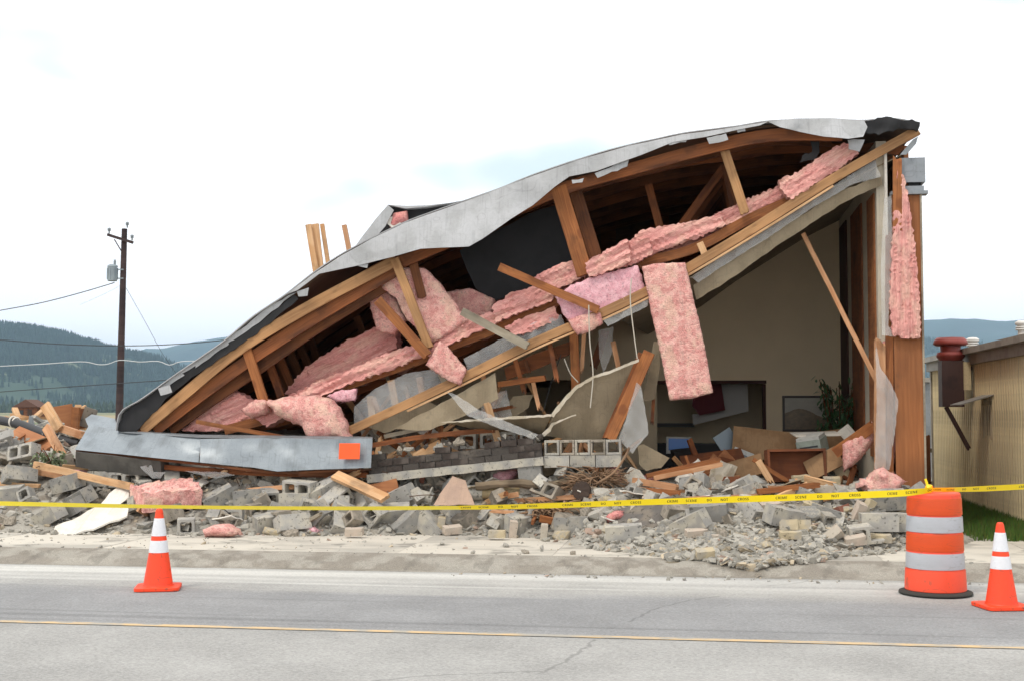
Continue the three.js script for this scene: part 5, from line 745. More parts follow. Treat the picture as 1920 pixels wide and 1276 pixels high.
  for (let v = 0; v < 3; v++) crumb('rubble_crumbs', ['grey and buff crumbs spread over the heap', 'small broken stones covering the heap', 'fine chips lying all over the heap'][v], [1700, 1500, 1900][v], chunks[v * 4 + 1], () => { const x = rr(-9.6, 2.6), toe = table(heap, x, 1), wd = table(heap, x, 2), z = toe - wd * (-0.04 + 1.15 * rnd()); spot(x, z, 0.014 + 0.05 * rnd() ** 2); });
  for (let v = 0; v < 2; v++) crumb('rubble_gravel', ['coarse broken stones of the spill that reaches the kerb', 'fine broken stones of the spill that reaches the kerb'][v], 2300, chunks[v * 5 + 2], () => { const x = clamp(0.35 + 0.8 * (rnd() + rnd() + rnd() - 1.5) * 2, -1.9, 2.3), toe = table(heap, x, 1), z = Math.min(x > 0 && x < 1.3 ? -12.34 : -12.6, toe + 0.34 - 1.7 * rnd()); spot(x, z, v ? 0.014 + 0.022 * rnd() : 0.026 + 0.045 * rnd() ** 1.5); if (z > -12.45) o.position.y = 0.02 + 0.1 * (-12.3 - z) / 0.15; });
  crumb('rubble_chips', 'few stray chips scattered on the sidewalk and kerb edge', 420, chunks[3], () => { const x = rr(-8, 2.6), w = rnd(); let z = -12.66 - 1.6 * w; if (rnd() < 0.35 && x > -2.5) z = rr(-12.28, -12.0); spot(x, z, 0.006 + 0.02 * rnd() ** 3); if (z > -12.4) o.position.y = 0.006; });
  // a few single stones the eye picks out on the sidewalk
  [[829, 1018, 0.035, 'lone grey stone on the sidewalk below the leaning block'], [886, 1034, 0.03, 'flat pale chip on the sidewalk'], [949, 1022, 0.04, 'grey cube of mortar on the sidewalk below the roots'], [985, 1034, 0.045, 'low grey slab chip on the sidewalk'], [1018, 1026, 0.04, 'buff stone on the sidewalk beside the gravel'], [1074, 1036, 0.035, 'white chip at the edge of the gravel'], [1046, 1062, 0.03, 'pale stone in the gutter'], [1424, 1079, 0.04, 'white stone in the gutter by the gravel spill'], [1518, 1078, 0.035, 'cream stone in the gutter near the drum']].forEach(([px, py, s, l]) => { const g = mesh('stray_stone', pick(chunks), pick(concreteM)), p = onY(px, py, py > 1055 ? 0.02 : 0.14); g.position.copy(p); g.rotation.set(0.2, rr(0, 6), 0.1); g.scale.setScalar(s); tag(g, l, 'stone', 'stray stones'); });
}
{ // cream tube, branch, twigs and root ball
  const a = onHeap(866, 924, 0.07), b = a.clone().add(V(1.42, 0.02, -0.02)), t = thing('cardboard_tube', 'cream tube with a grey sleeve lying on the heap', 'tube', a.clone().add(b).multiplyScalar(0.5));
  mesh('tube', rough(uvm(new THREE.CylinderGeometry(0.075, 0.07, 1.42, 18, 10).rotateZ(Math.PI / 2), 0.8), 0.01, 6), std({ map: sheetTex(0xc9b48c, 0xb5a27e, 395) }), t);
  mesh('sleeve', rough(uvm(new THREE.CylinderGeometry(0.092, 0.09, 0.3, 18, 3).rotateZ(Math.PI / 2).translate(-0.6, 0, 0), 1), 0.012, 8), concreteM[1], t);
  const a2 = onHeap(750 + 40, 930, 0.06); const t2 = thing('pipe_piece', 'stubby grey pipe piece between block and leaning sheet', 'pipe', a2); mesh('pipe', rough(uvm(new THREE.CylinderGeometry(0.08, 0.08, 0.3, 16, 3).rotateZ(1.35), 1), 0.01, 8), concreteM[1], t2); mesh('rim', uvm(new THREE.TorusGeometry(0.08, 0.012, 6, 18).rotateY(Math.PI / 2).rotateZ(-0.22).translate(0.12, 0.03, 0), 1), concreteM[0], t2);
  const bark = std({ map: woodTex(0x8b7a64, 0x5e5040, 405), roughness: 1 }), rootM = std({ map: woodTex(0xa08468, 0x745a46, 409), roughness: 1 });
  const br = onHeap(1000, 912, 0.1), lg = mesh('driftwood', rough(uvm(tubeGeo([V(-0.7, 0, 0), V(-0.2, 0.04, 0.05), V(0.3, 0.03, 0), V(0.62, 0.16, -0.05)], 0.05, 24, 8), 0.8), 0.03, 7), bark); lg.position.copy(br); tag(lg, 'weathered branch lying above the cream tube', 'branch');
  const root = (label, c, n, spread, up, sd, big) => { seed = sd; const gs = []; for (let i = 0; i < n; i++) { const an = rr(-0.4, Math.PI + 0.4), l = rr(0.25, 1) * spread, y = rr(-0.25, 0.6) * up; const e = V(Math.cos(an) * l, y, Math.abs(Math.sin(an)) * l * 0.6); gs.push(tubeGeo([V(rr(-0.05, 0.05), rr(-0.02, 0.05), rr(-0.05, 0.05)), e.clone().multiplyScalar(0.35).add(V(rr(-0.05, 0.05), rr(0, 0.08), rr(-0.04, 0.04))), e.clone().multiplyScalar(0.7).add(V(rr(-0.06, 0.06), rr(-0.02, 0.06), rr(-0.04, 0.04))), e], rr(0.3, 1) * big, 10, 5)); } const o = mesh('root_tangle', mergeGeometries(gs), rootM); o.position.copy(c); tag(o, label, 'roots'); };
  root('tangle of bare shrub roots below the tape', onHeap(1025, 962, 0.12), 90, 0.42, 0.3, 77, 0.012); root('brushy twigs heaped under the row of hollow blocks', onHeap(1120, 905, 0.05), 110, 0.5, 0.34, 78, 0.009); root('thin twigs scattered beside the dark wood stump', onHeap(1090, 912, 0.05), 40, 0.4, 0.3, 79, 0.009);
  for (const [l, lab] of [[[[1122, 904], [1150, 886], [1172, 856], [1180, 838]], 'pale bare branch rising right of the hollow blocks'], [[[1020, 960], [1046, 962], [1076, 972], [1092, 996]], 'pale root reaching over the flat dark block']]) { const c = onHeap(l[0][0], l[0][1], 0.1); tag(placed('bare_branch', tubeGeo(l.map((q) => at(q[0], q[1], c.z + 0.12)), 0.016, 20, 6), rootM), lab, 'branch'); }
  const st = onHeap(1092, 920, 0.06), s = mesh('wood_stump', rough(uvm(new THREE.CylinderGeometry(0.11, 0.13, 0.3, 14, 4).rotateX(1.45), 1), 0.03, 9), std({ map: woodTex(0x4d4038, 0x352b26, 415), roughness: 1 })); s.position.copy(st); tag(s, 'dark round wood stump end on the heap', 'stump');
  const sl = onHeap(1215, 968, 0.08); const so = mesh('dark_slab', rough(uvm(new THREE.BoxGeometry(0.75, 0.05, 0.5, 10, 1, 6), 1.6), 0.015), slateM); so.position.copy(sl); so.rotation.set(0.5, 0.15, 0.3, 'YXZ'); tag(so, 'dark slate coloured slab tilted below the tape', 'slab');
}
seed = 999;
{ // far left pile: pipe, plywood crate, shrub
  const t = thing('drain_pipe', 'black drain pipe with white clamps sloping through the far pile', 'pipe', V(0, 0, 0)), pm = std({ color: 0x2e2e30, roughness: 0.55 }), A = at(-30, 782, -17.4), B = at(150, 832, -16.4);
  placed('pipe', tubeGeo([A, at(40, 796, -17), at(90, 816, -16.7), B], 0.065, 30, 12), pm, t);
  for (const [x, y] of [[24, 790], [30, 792], [116, 822]]) { const p = at(x, y, -17.1 + (x > 100 ? 0.5 : 0)), o = mesh('clamp', new THREE.TorusGeometry(0.075, 0.014, 6, 18), gypsumWhiteM, t); o.position.copy(p); o.rotation.y = 1.3; }
  const c = at(134, 800, -18.2), k = thing('broken_crate', 'broken orange plywood cabinet behind the far pile', 'crate', c);
  const pn = (w, h, x, y, z, ry, rz, m) => { const o = mesh('panel', box(w, h, 0.03, 0, 0, 0, 1), m, k); o.position.set(x, y, z); o.rotation.set(0, ry, rz); };
  pn(0.3, 0.36, -0.08, 0.15, 0.1, 0.4, 0.18, plyM); pn(0.18, 0.34, 0.12, 0.13, 0.12, -0.5, -0.06, firM); pn(0.2, 0.3, 0.24, 0.14, -0.05, 0.1, -0.3, slateM); pn(0.3, 0.3, 0.02, 0.12, -0.12, 0.1, 0.1, brownM);
  const w = at(58, 812, -17.8), wh = mesh('bent_metal', patchGeo([[50, 806], [54, 778], [60, 780], [64, 796], [76, 800], [70, 806], [62, 802]], { z: -17.8, cell: 0.05, thick: 0.01 }), tinM); tag(wh, 'bent white metal scrap standing above the black pipe', 'scrap'); wh.userData.label += '';
  // grey green bush between the boards
  const bc = onHeap(100, 872, 0.1), leafM = new THREE.MeshPhysicalMaterial({ color: 0x6f7a58, roughness: 0.9, transmission: 0.2, thickness: 0, side: THREE.DoubleSide }), bush = thing('crushed_bush', 'small crushed grey green bush between blocks and fascia', 'bush', bc);
  const lv = [], st = []; for (let i = 0; i < 420; i++) { const d = V(rr(-1, 1), rr(-0.2, 1), rr(-1, 1)).normalize().multiplyScalar(rr(0.05, 0.3)); lv.push(new THREE.PlaneGeometry(0.03, 0.05).rotateX(rr(0, 6)).rotateY(rr(0, 6)).translate(d.x, d.y * 0.7, d.z)); } for (let i = 0; i < 16; i++) { const d = V(rr(-1, 1), rr(0.2, 1), rr(-1, 1)).normalize().multiplyScalar(0.28); st.push(tubeGeo([V(0, -0.1, 0), d.clone().multiplyScalar(0.5), d], 0.006, 6, 4)); }
  mesh('foliage', mergeGeometries(lv), leafM, bush); mesh('stem', mergeGeometries(st), brownM, bush);
  [[10, 794, -20, 'pale rubble ridge far behind the pipe'], [90, 775, -21, 'pale broken boards far behind the crate']].forEach(([x, y, z, l], i) => { const o = mesh('far_debris', mergeGeometries([...Array(14)].map(() => box(rr(0.2, 0.7), 0.05, 0.1).rotateZ(rr(-0.6, 0.6)).rotateY(rr(0, 3)).translate(rr(-0.9, 0.9), rr(-0.15, 0.1), rr(-0.3, 0.3)))), i ? pineM : concreteM[0]); o.position.copy(at(x, y, z)).add(V(0, -0.05, 0)); tag(o, l, 'debris', null, 'stuff'); });
}
// ---------- things inside the open room ----------
{
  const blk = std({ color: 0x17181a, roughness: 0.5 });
  // framed picture on the back wall
  const a = at(1470, 806, ZB), b = at(1560, 743, ZB), w = b.x - a.x, h = b.y - a.y, t = thing('framed_picture', 'dark framed landscape picture hanging on the back wall', 'picture', V((a.x + b.x) / 2, (a.y + b.y) / 2, ZB + 0.02));
  const fr = std({ color: 0x33241a, roughness: 0.5 }); for (const s of [-1, 1]) { mesh('frame', box(w + 0.04, 0.035, 0.03, 0, s * h / 2, 0), fr, t); mesh('frame', box(0.035, h - 0.036, 0.03, s * w / 2, 0, 0), fr, t); }
  const pm = std({ map: tex(256, 192, (u, v) => { const n = tf(u, v, 5, 501, 4), hl = 0.45 + 0.16 * Math.sin(u * 5) + 0.1 * n; return v > hl ? mul([0.62, 0.6, 0.55], 0.9 + 0.2 * n) : mul(mixc([0.5, 0.42, 0.3], [0.36, 0.3, 0.22], n), 0.9 + 0.3 * tf(u, v, 20, 5, 2)); }), roughness: 0.4 });
  const pic = mesh('picture', new THREE.BoxGeometry(w - 0.035, h - 0.035, 0.01), pm, t);
  // potted fig
  const c = at(1574, 812, ZB + 1.6), p = thing('potted_plant', 'leafy indoor tree in the corner by the tall timber panels', 'plant', V(c.x, 0.3, c.z)), leafM = new THREE.MeshPhysicalMaterial({ color: 0x3f6238, roughness: 0.6, transmission: 0.2, thickness: 0, side: THREE.DoubleSide });
  const leaf = new THREE.Shape(); leaf.moveTo(0, 0); leaf.quadraticCurveTo(0.035, 0.05, 0, 0.12); leaf.quadraticCurveTo(-0.035, 0.05, 0, 0); const lg = new THREE.ShapeGeometry(leaf, 3), gs = [], st = [];
  for (let i = 0; i < 64; i++) { const an = rr(0, 6.3), e = V(Math.cos(an) * rr(0.1, 0.42), 1.0 + rr(0, 0.85) - 0.1, Math.sin(an) * rr(0.1, 0.35)), m = V(e.x * 0.4, 0.85, e.z * 0.4); st.push(tubeGeo([V(0, 0.5, 0), m, e], 0.006, 8, 4)); for (let k = 0; k < 17; k++) { const q = m.clone().lerp(e, rr(0.2, 1.08)); gs.push(lg.clone().rotateX(rr(1.6, 3)).rotateY(rr(0, 6.3)).translate(q.x + rr(-0.06, 0.06), q.y + rr(-0.06, 0.06), q.z + rr(-0.06, 0.06))); } }
  mesh('crown', mergeGeometries(gs), leafM, p); mesh('trunk', mergeGeometries([new THREE.CylinderGeometry(0.02, 0.03, 0.7, 8).translate(0, 0.4, 0).toNonIndexed(), ...st.map((g) => g.toNonIndexed())]), brownM, p); mesh('pot', lathe([[0, -0.12], [0.12, -0.12], [0.17, 0.12], [0.18, 0.12], [0.18, 0.15], [0.15, 0.15], [0.14, 0.1], [0, 0.1]], 24), std({ color: 0x6b4a38 }), p);
  // what shows through the dark opening
  const bd = mesh('white_board', patchGeo([[1352, 716], [1402, 714], [1404, 770], [1300, 796], [1298, 776], [1350, 768]], { z: ZB - 0.5, cell: 0.2, thick: 0.02 }), std({ color: 0xa8a6a2 })); tag(bd, 'pale board hanging in the dark back room', 'board');
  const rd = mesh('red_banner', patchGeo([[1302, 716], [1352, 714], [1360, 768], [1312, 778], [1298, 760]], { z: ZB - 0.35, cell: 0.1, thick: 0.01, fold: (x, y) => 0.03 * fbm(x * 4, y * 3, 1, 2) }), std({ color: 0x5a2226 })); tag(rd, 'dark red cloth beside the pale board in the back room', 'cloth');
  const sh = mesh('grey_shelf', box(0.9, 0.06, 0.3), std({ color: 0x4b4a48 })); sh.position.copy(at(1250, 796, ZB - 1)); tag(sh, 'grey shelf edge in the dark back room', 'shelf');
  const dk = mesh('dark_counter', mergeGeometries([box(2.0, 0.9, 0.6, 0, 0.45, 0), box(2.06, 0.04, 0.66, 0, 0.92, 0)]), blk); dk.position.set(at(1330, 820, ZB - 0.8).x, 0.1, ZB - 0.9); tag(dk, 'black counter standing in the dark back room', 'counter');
}
{ // heap of furniture and boards on the floor; z is how far inside each lies
  const tip = (o, c, rx, ry, rz) => { o.position.copy(c); o.rotation.set(rx, ry, rz, 'YXZ'); return o; };
  const slab = (name, label, cat, px, py, z, w, h, d, r, m) => tag(tip(mesh(name, box(w, h, d, 0, 0, 0, 1), m), at(px, py, z), ...r), label, cat, 'wrecked furniture in the room');
  const card = std({ map: sheetTex(0x9a7a58, 0x8c6c4c, 421) }), pale = std({ map: sheetTex(0xb9b9b4, 0xacaca6, 425) }), grn = std({ map: sheetTex(0x98a096, 0x8a9188, 429) }), cab = wood(0x8a4f2a, 0x6d3a1e, 431, 0.1);
  slab('tan_panel', 'wide tan panel leaning in the debris below the picture', 'panel', 1442, 834, -17.2, 0.95, 0.42, 0.03, [-0.35, 0.1, -0.12], card);
  slab('ceiling_tile', 'blue grey ceiling tile standing on its corner', 'tile', 1364, 828, -17.3, 0.28, 0.3, 0.02, [-0.2, 0.3, 0.55], std({ color: 0x87929a }));
  slab('tan_panel', 'brown panel lying before the drawer box', 'panel', 1388, 880, -16.4, 0.6, 0.3, 0.03, [-0.6, -0.3, 0.35], card);
  slab('tan_panel', 'low brown board front behind the long pale boards', 'panel', 1350, 904, -15.9, 0.5, 0.14, 0.03, [-0.15, 0, 0.03], cab);
  slab('tan_panel', 'dark brown tabletop tilted under the doorway beams', 'panel', 1340, 872, -16.6, 0.8, 0.05, 0.6, [0.5, 0.2, 0.15], cab);
  slab('tan_panel', 'tan board edge under the plant', 'panel', 1555, 826, -17.4, 0.6, 0.3, 0.03, [-0.5, -0.1, 0.15], card);
  slab('paper_sheet', 'white papers spilled over the tan panel below the picture', 'paper', 1530, 813, -17.0, 0.6, 0.012, 0.3, [0.15, 0.2, 0.03], gypsumWhiteM);
  slab('paper_sheet', 'white folded card standing under the plant', 'paper', 1588, 810, -17.2, 0.2, 0.16, 0.01, [-0.4, 0.3, 0.6], gypsumWhiteM);
  slab('tan_panel', 'brown panel end behind the drawer box', 'panel', 1545, 868, -16.2, 0.45, 0.26, 0.03, [-0.2, -0.4, 0.5], card);
  { const t = thing('switch_box', 'white box with a grey square on its face tilted in the debris', 'box', at(1391, 858, -16.9), 'wrecked furniture in the room'); t.rotation.set(-0.35, 0.2, -0.4, 'YXZ'); mesh('body', box(0.26, 0.2, 0.08), pale, t); mesh('square', box(0.07, 0.07, 0.01, 0.02, 0, 0.044), std({ color: 0x6c7478 }), t); }
  { const t = thing('printer', 'grey green plastic machine lying in the debris', 'machine', at(1524, 836, -16.8), 'wrecked furniture in the room'); t.rotation.set(0.2, -0.4, 0.15, 'YXZ'); mesh('body', box(0.32, 0.2, 0.28), grn, t); mesh('lid', box(0.3, 0.04, 0.26, 0, 0.122, 0), pale, t); mesh('tray', box(0.24, 0.02, 0.12, 0, -0.04, 0.19), pale, t); mesh('slot', box(0.24, 0.02, 0.01, 0, 0.02, 0.142), std({ color: 0x33363a }), t); }
  { const t = thing('drawer_box', 'open brown drawer box lying on its side in the debris', 'drawer', at(1492, 872, -16.2), 'wrecked furniture in the room'); t.rotation.set(-0.1, 0.15, 0.02, 'YXZ'); mesh('bottom', box(0.72, 0.34, 0.02, 0, 0, -0.1), cab, t); for (const s of [-1, 1]) { mesh('side', box(0.72, 0.03, 0.2, 0, s * 0.185, 0), cab, t); mesh('side', box(0.03, 0.338, 0.2, s * 0.345, 0, 0), cab, t); } }
  { const t = thing('computer_monitor', 'white monitor with a blue screen in the dark doorway', 'monitor', at(1273, 834, -18.6)); t.rotation.set(-0.05, 0.1, -0.02, 'YXZ'); mesh('case', box(0.36, 0.24, 0.06), pale, t); mesh('screen', box(0.3, 0.17, 0.008, 0, 0.01, 0.033), std({ color: 0x2f6cb8, roughness: 0.3 }), t); mesh('stand', box(0.1, 0.16, 0.05, 0, -0.18, -0.02), pale, t); }
  slab('dark_case', 'black case lying before the monitor', 'case', 1284, 853, -18.0, 0.34, 0.16, 0.3, [0.1, 0.2, 0.1], std({ color: 0x25211f }));
  let mt; for (let i = 0; i < 26; i++) { const o = mesh('floor_scrap', pick(chunks), (mt = pick([[card, 'tan'], [pale, 'pale'], [cab, 'brown'], [concreteM[0], 'grey'], [concreteM[2], 'dark grey']]))[0]); o.scale.set(rr(0.06, 0.16), rr(0.04, 0.1), rr(0.06, 0.16)); const x = rr(-0.6, 2.0), z = rr(-18.6, -15.9); o.position.set(x, heapY(x, z) + 0.03, z); o.rotation.set(rr(-0.6, 0.6), rr(0, 6), rr(-0.6, 0.6)); tag(o, tell(o.position, o.scale.x < 0.11 ? 'small' : 'larger', mt[1], 'floor scrap'), 'scrap', 'scraps on the room floor'); }
}

// ---------- tan ribbed metal shed ----------
{
  const X = 4.08, zn = -13.6, zf = -23.6, t = thing('metal_shed', 'long low shed clad in tan ribbed metal', 'shed', V(X, 0, 0));
  const tanM = std({ map: tex(512, 512, (u, v) => { const n = tf(u, v, 4, 601, 5), s = tf(u, v, 30, 605, 3, 3); return mul(mixc([0.86, 0.8, 0.65], [0.81, 0.75, 0.6], n), 0.94 + 0.1 * tf(u, v, 60, 4, 2) - 0.16 * sst(0.6, 0.8, s)); }), roughness: 0.6 });
  const L = 1.0, n = 56, prof = []; for (let i = 0; i <= n; i++) { const u = i / n, k = Math.round(((u * 7) % 1) * 8) % 8; prof.push([u * L, k < 3 ? 0 : k === 3 ? 0.03 : k < 7 ? 0.06 : 0.03]); }
  const panel = (h) => { const pos = [], y0 = 0.02; for (let i = 0; i < n; i++) { const [a, d] = prof[i], [b, e] = prof[i + 1]; pos.push(-d, y0, -a, -d, h, -a, -e, h, -b, -d, y0, -a, -e, h, -b, -e, y0, -b); } const g = new THREE.BufferGeometry(); g.setAttribute('position', new THREE.Float32BufferAttribute(pos, 3)); g.computeVertexNormals(); return uvm(g, 0.6); };
  tanM.side = THREE.DoubleSide; const pg = panel(2.26);
  for (let i = 0; i < 10; i++) { const o = mesh('wall_panel', pg, tanM, t); o.position.set(0, 0, zn - i); }
  mesh('inner_wall', box(4.9, 2.24, 9.9, 2.5, 1.14, (zn + zf) / 2), tanM, t);
  const roofM = std({ map: sheetTex(0x9a958c, 0x88837a, 611), roughness: 0.6 });
  mesh('eaves_board', box(0.12, 0.16, 10.4, -0.06, 2.34, (zn + zf) / 2), roofM, t); mesh('gutter', box(0.16, 0.08, 10.5, -0.13, 2.45, (zn + zf) / 2), roofM, t);
  const rs = new THREE.Shape([[-0.2, 2.5], [2.5, 3.0], [5.3, 2.5], [5.3, 2.42], [-0.2, 2.42]].map((q) => new THREE.Vector2(...q))); mesh('roof', uvm(new THREE.ExtrudeGeometry(rs, { depth: 10.5, bevelEnabled: false }).translate(0, 0, zf - 0.25)), std({ color: 0x8c857a, roughness: 0.7 }), t);
  mesh('foundation', box(0.06, 0.22, 10, -0.02, 0.06, (zn + zf) / 2), concreteM[2], t);
  mesh('corner_post', box(0.08, 2.3, 0.08, -0.05, 1.15, zf + 0.02), roofM, t);
  const std0 = std({ color: 0x5d523e });
  // little hooded slot with louvres above
  const onWall = (px, py) => { const r = rayOf(px, py), k = (X - 0.03) / r.x; return r.multiplyScalar(k).add(EYE); };
  const s = onWall(1856, 788), hd = mesh('vent_slot', box(0.03, 0.42, 0.36, 0, 0, 0), std({ color: 0x2c1b17 }), t); hd.position.set(-0.03, s.y, s.z);
  const fr = mesh('slot_frame', mergeGeometries([box(0.05, 0.06, 0.6, 0, 0.26, 0), box(0.05, 0.5, 0.09, 0, 0, 0.25), box(0.05, 0.5, 0.09, 0, 0, -0.25)]), tanM, t); fr.position.set(-0.035, s.y, s.z);
  const aw = mesh('awning', box(0.5, 0.015, 0.75), roofM, t); aw.position.set(-0.26, s.y + 0.3, s.z); aw.rotation.z = 0.3;
  for (let i = 0; i < 5; i++) { const q = onWall(1849 + i * 4, 745), o = mesh('louvre', box(0.02, 0.12, 0.05), std0, t); o.position.set(-0.03, q.y, q.z); }
  // exhaust stack on a bracket
  const e = at(1784, 720, -20.2), vt = thing('exhaust_stack', 'dark brown exhaust duct with a red mushroom cap on the shed wall', 'vent', V(e.x, 0, e.z)), bm = std({ map: sheetTex(0x4c332d, 0x3f2a26, 621), roughness: 0.6 }), rm = std({ map: sheetTex(0x96423a, 0x84382f, 625), roughness: 0.55 });
  const yy = (py) => at(1785, py, e.z).y; const duct = box(0.32, yy(676) - yy(762), 0.32); const dm = mesh('duct', duct, bm, vt); dm.position.y = (yy(676) + yy(762)) / 2;
  mesh('collar', lathe([[0.14, yy(680)], [0.21, yy(668)], [0.2, yy(661)], [0.15, yy(659)], [0.15, yy(648)]], 28), rm, vt);
  mesh('cap', lathe([[0, yy(632)], [0.2, yy(633)], [0.24, yy(638)], [0.255, yy(645)], [0.22, yy(648)], [0, yy(646)]], 32), rm, vt);
  mesh('side_box', box(0.1, 0.42, 0.2, 0.2, yy(705), 0.12), tanM, vt); mesh('wall_tie', box(0.2, 0.06, 0.2, 0.2, yy(690), -0.05), bm, vt);
  board('brace', V(-0.1, yy(762), 0.1), V(0.24, yy(842), 0.05), 0.06, 0.05, bm, {}, vt);
  // white roof vents
  const wv = (px, py, zz, hgt, label) => { const p = at(px, py, zz), o = thing('roof_vent', label, 'vent', V(p.x, p.y - hgt, p.z), 'white roof vents'); const wm = std({ color: 0xd7d6d2, roughness: 0.5 }); mesh('pipe', new THREE.CylinderGeometry(0.065, 0.065, hgt, 18).translate(0, hgt / 2 - 0.05, 0), wm, o); mesh('cap', lathe([[0, hgt], [0.06, hgt - 0.005], [0.1, hgt - 0.03], [0.1, hgt - 0.06], [0.06, hgt - 0.09]], 20), wm, o); for (let i = 0; i < 2; i++) mesh('ring', new THREE.TorusGeometry(0.085, 0.012, 6, 20).rotateX(Math.PI / 2).translate(0, hgt - 0.1 - i * 0.03, 0), wm, o); };
  wv(1824, 632, -20.9, 0.55, 'white capped pipe vent rising behind the red exhaust cap'); wv(1918, 600, -18.6, 0.7, 'white pipe vent cut by the picture edge');
  // fence, post and far grey shed between the buildings
  const f = thing('board_fence', 'weathered brown board fence between the two buildings', 'fence', V(2.8, 0.1, -22.4)); for (let i = 0; i < 10; i++) { const o = mesh('fence_board', boardGeo(1.0 + 0.1 * hash(i, 1, 1), 0.13, 0.02), wood0(i), f); o.rotation.z = Math.PI / 2; o.position.set(-0.4 + i * 0.145, 0.52, 0.012 * (i % 2)); } for (const y of [0.25, 0.8]) mesh('rail', box(1.5, 0.07, 0.04, 0.25, y, -0.04), greyWoodM, f);
  const g2 = thing('far_shed', 'grey metal shed glimpsed behind the fence', 'shed', V(4.6, 0, -31)); mesh('wall', box(3.4, 2.2, 3, 0, 1.1, 0, 0.5), tinM, g2); mesh('roof', box(3.6, 0.1, 3.2, 0, 2.25, 0, 0.5), roofM, g2);
}
function wood0(i) { return [brownM, slateM, brownM][i % 3]; }
// ---------- utility pole and wires ----------
{
  const zp = -52, base = at(222, 800, zp), t = thing('utility_pole', 'dark utility pole with a crossarm and a grey transformer', 'pole', V(base.x, 0, zp)), H = at(232, 429, zp).y, pm = std({ map: woodTex(0x4a3a38, 0x33292a, 701), roughness: 0.95 }), ins = std({ color: 0x7f878c, roughness: 0.4 });
  const pole = mesh('shaft', uvm(new THREE.CylinderGeometry(0.12, 0.17, H, 14).translate(0, H / 2, 0), 0.3), pm, t); pole.rotation.z = -0.012;
  const L = (px, py) => at(px, py, zp + 0.2).sub(V(base.x, 0, zp));
  board('crossarm', L(201, 440), L(249, 455), 0.12, 0.1, pm, {}, t); board('brace', L(214, 449), L(227, 471), 0.04, 0.03, pm, {}, t);
  for (const [x, y] of [[204, 438], [247, 451], [238, 427]]) { const o = mesh('insulator', lathe([[0, 0], [0.03, 0], [0.03, 0.1], [0.075, 0.12], [0.05, 0.16], [0.085, 0.18], [0.06, 0.24], [0, 0.26]], 14), ins, t); o.position.copy(L(x, y)); }
  const tm = std({ map: sheetTex(0x9aa5aa, 0x87929a, 711), roughness: 0.5 }), c = L(210, 527);
  const tk = mesh('transformer', lathe([[0, 0], [0.19, 0], [0.2, 0.03], [0.2, 0.6], [0.22, 0.62], [0.21, 0.68], [0.08, 0.73], [0, 0.73]], 26), tm, t); tk.position.copy(c);
  for (let i = 0; i < 10; i++) { const o = mesh('fin', box(0.02, 0.5, 0.05, 0, 0.32, 0.21), tm, tk); o.rotation.y = i * 0.628; }
  const bu = mesh('bushing', lathe([[0.04, 0], [0.06, 0.05], [0.04, 0.08], [0.06, 0.12], [0.04, 0.15], [0.05, 0.2], [0, 0.21]], 12), ins, tk); bu.position.set(0.1, 0.72, 0);
  for (const y of [0.12, 0.5]) mesh('bracket', box(0.34, 0.05, 0.05, 0.3, y, -0.05), tm, tk);
  const wire = (label, pts, r, m, dz = 0) => tag(placed('overhead_wire', tubeGeo(pts.map((q) => at(q[0], q[1], zp + (q[2] ?? dz))), r, 60, 5), m), label, 'wire', 'overhead wires');
  const dk = std({ color: 0x33363a, roughness: 0.6 }), lt = std({ color: 0xc4c9cc, roughness: 0.5 });
  wire('dark wire running down from the transformer out of the picture', [[214, 530], [150, 549], [80, 567], [0, 582], [-60, 592]], 0.02, dk); wire('faint short wire below the transformer', [[226, 535], [195, 551], [150, 571]], 0.009, lt);
  wire('guy wire slanting down from the pole towards the roof', [[236, 540], [270, 600], [304, 662], [330, 700]], 0.009, dk); wire('dark wire crossing the pole at the hill crest', [[-40, 634], [0, 637], [110, 645], [225, 648], [330, 645], [430, 636], [520, 622]], 0.02, dk, 0.3);
  wire('pale loosely wrapped wire crossing the pole low down', [[-40, 688], [0, 686], [80, 682], [160, 678], [185, 683], [202, 682], [222, 675], [262, 678], [298, 677], [318, 684], [335, 678], [390, 676]], 0.018, lt, 0.25); wire('lowest dark wire crossing the pole', [[-40, 738], [0, 734], [110, 726], [225, 718], [320, 711], [420, 700]], 0.018, dk, 0.2);
}
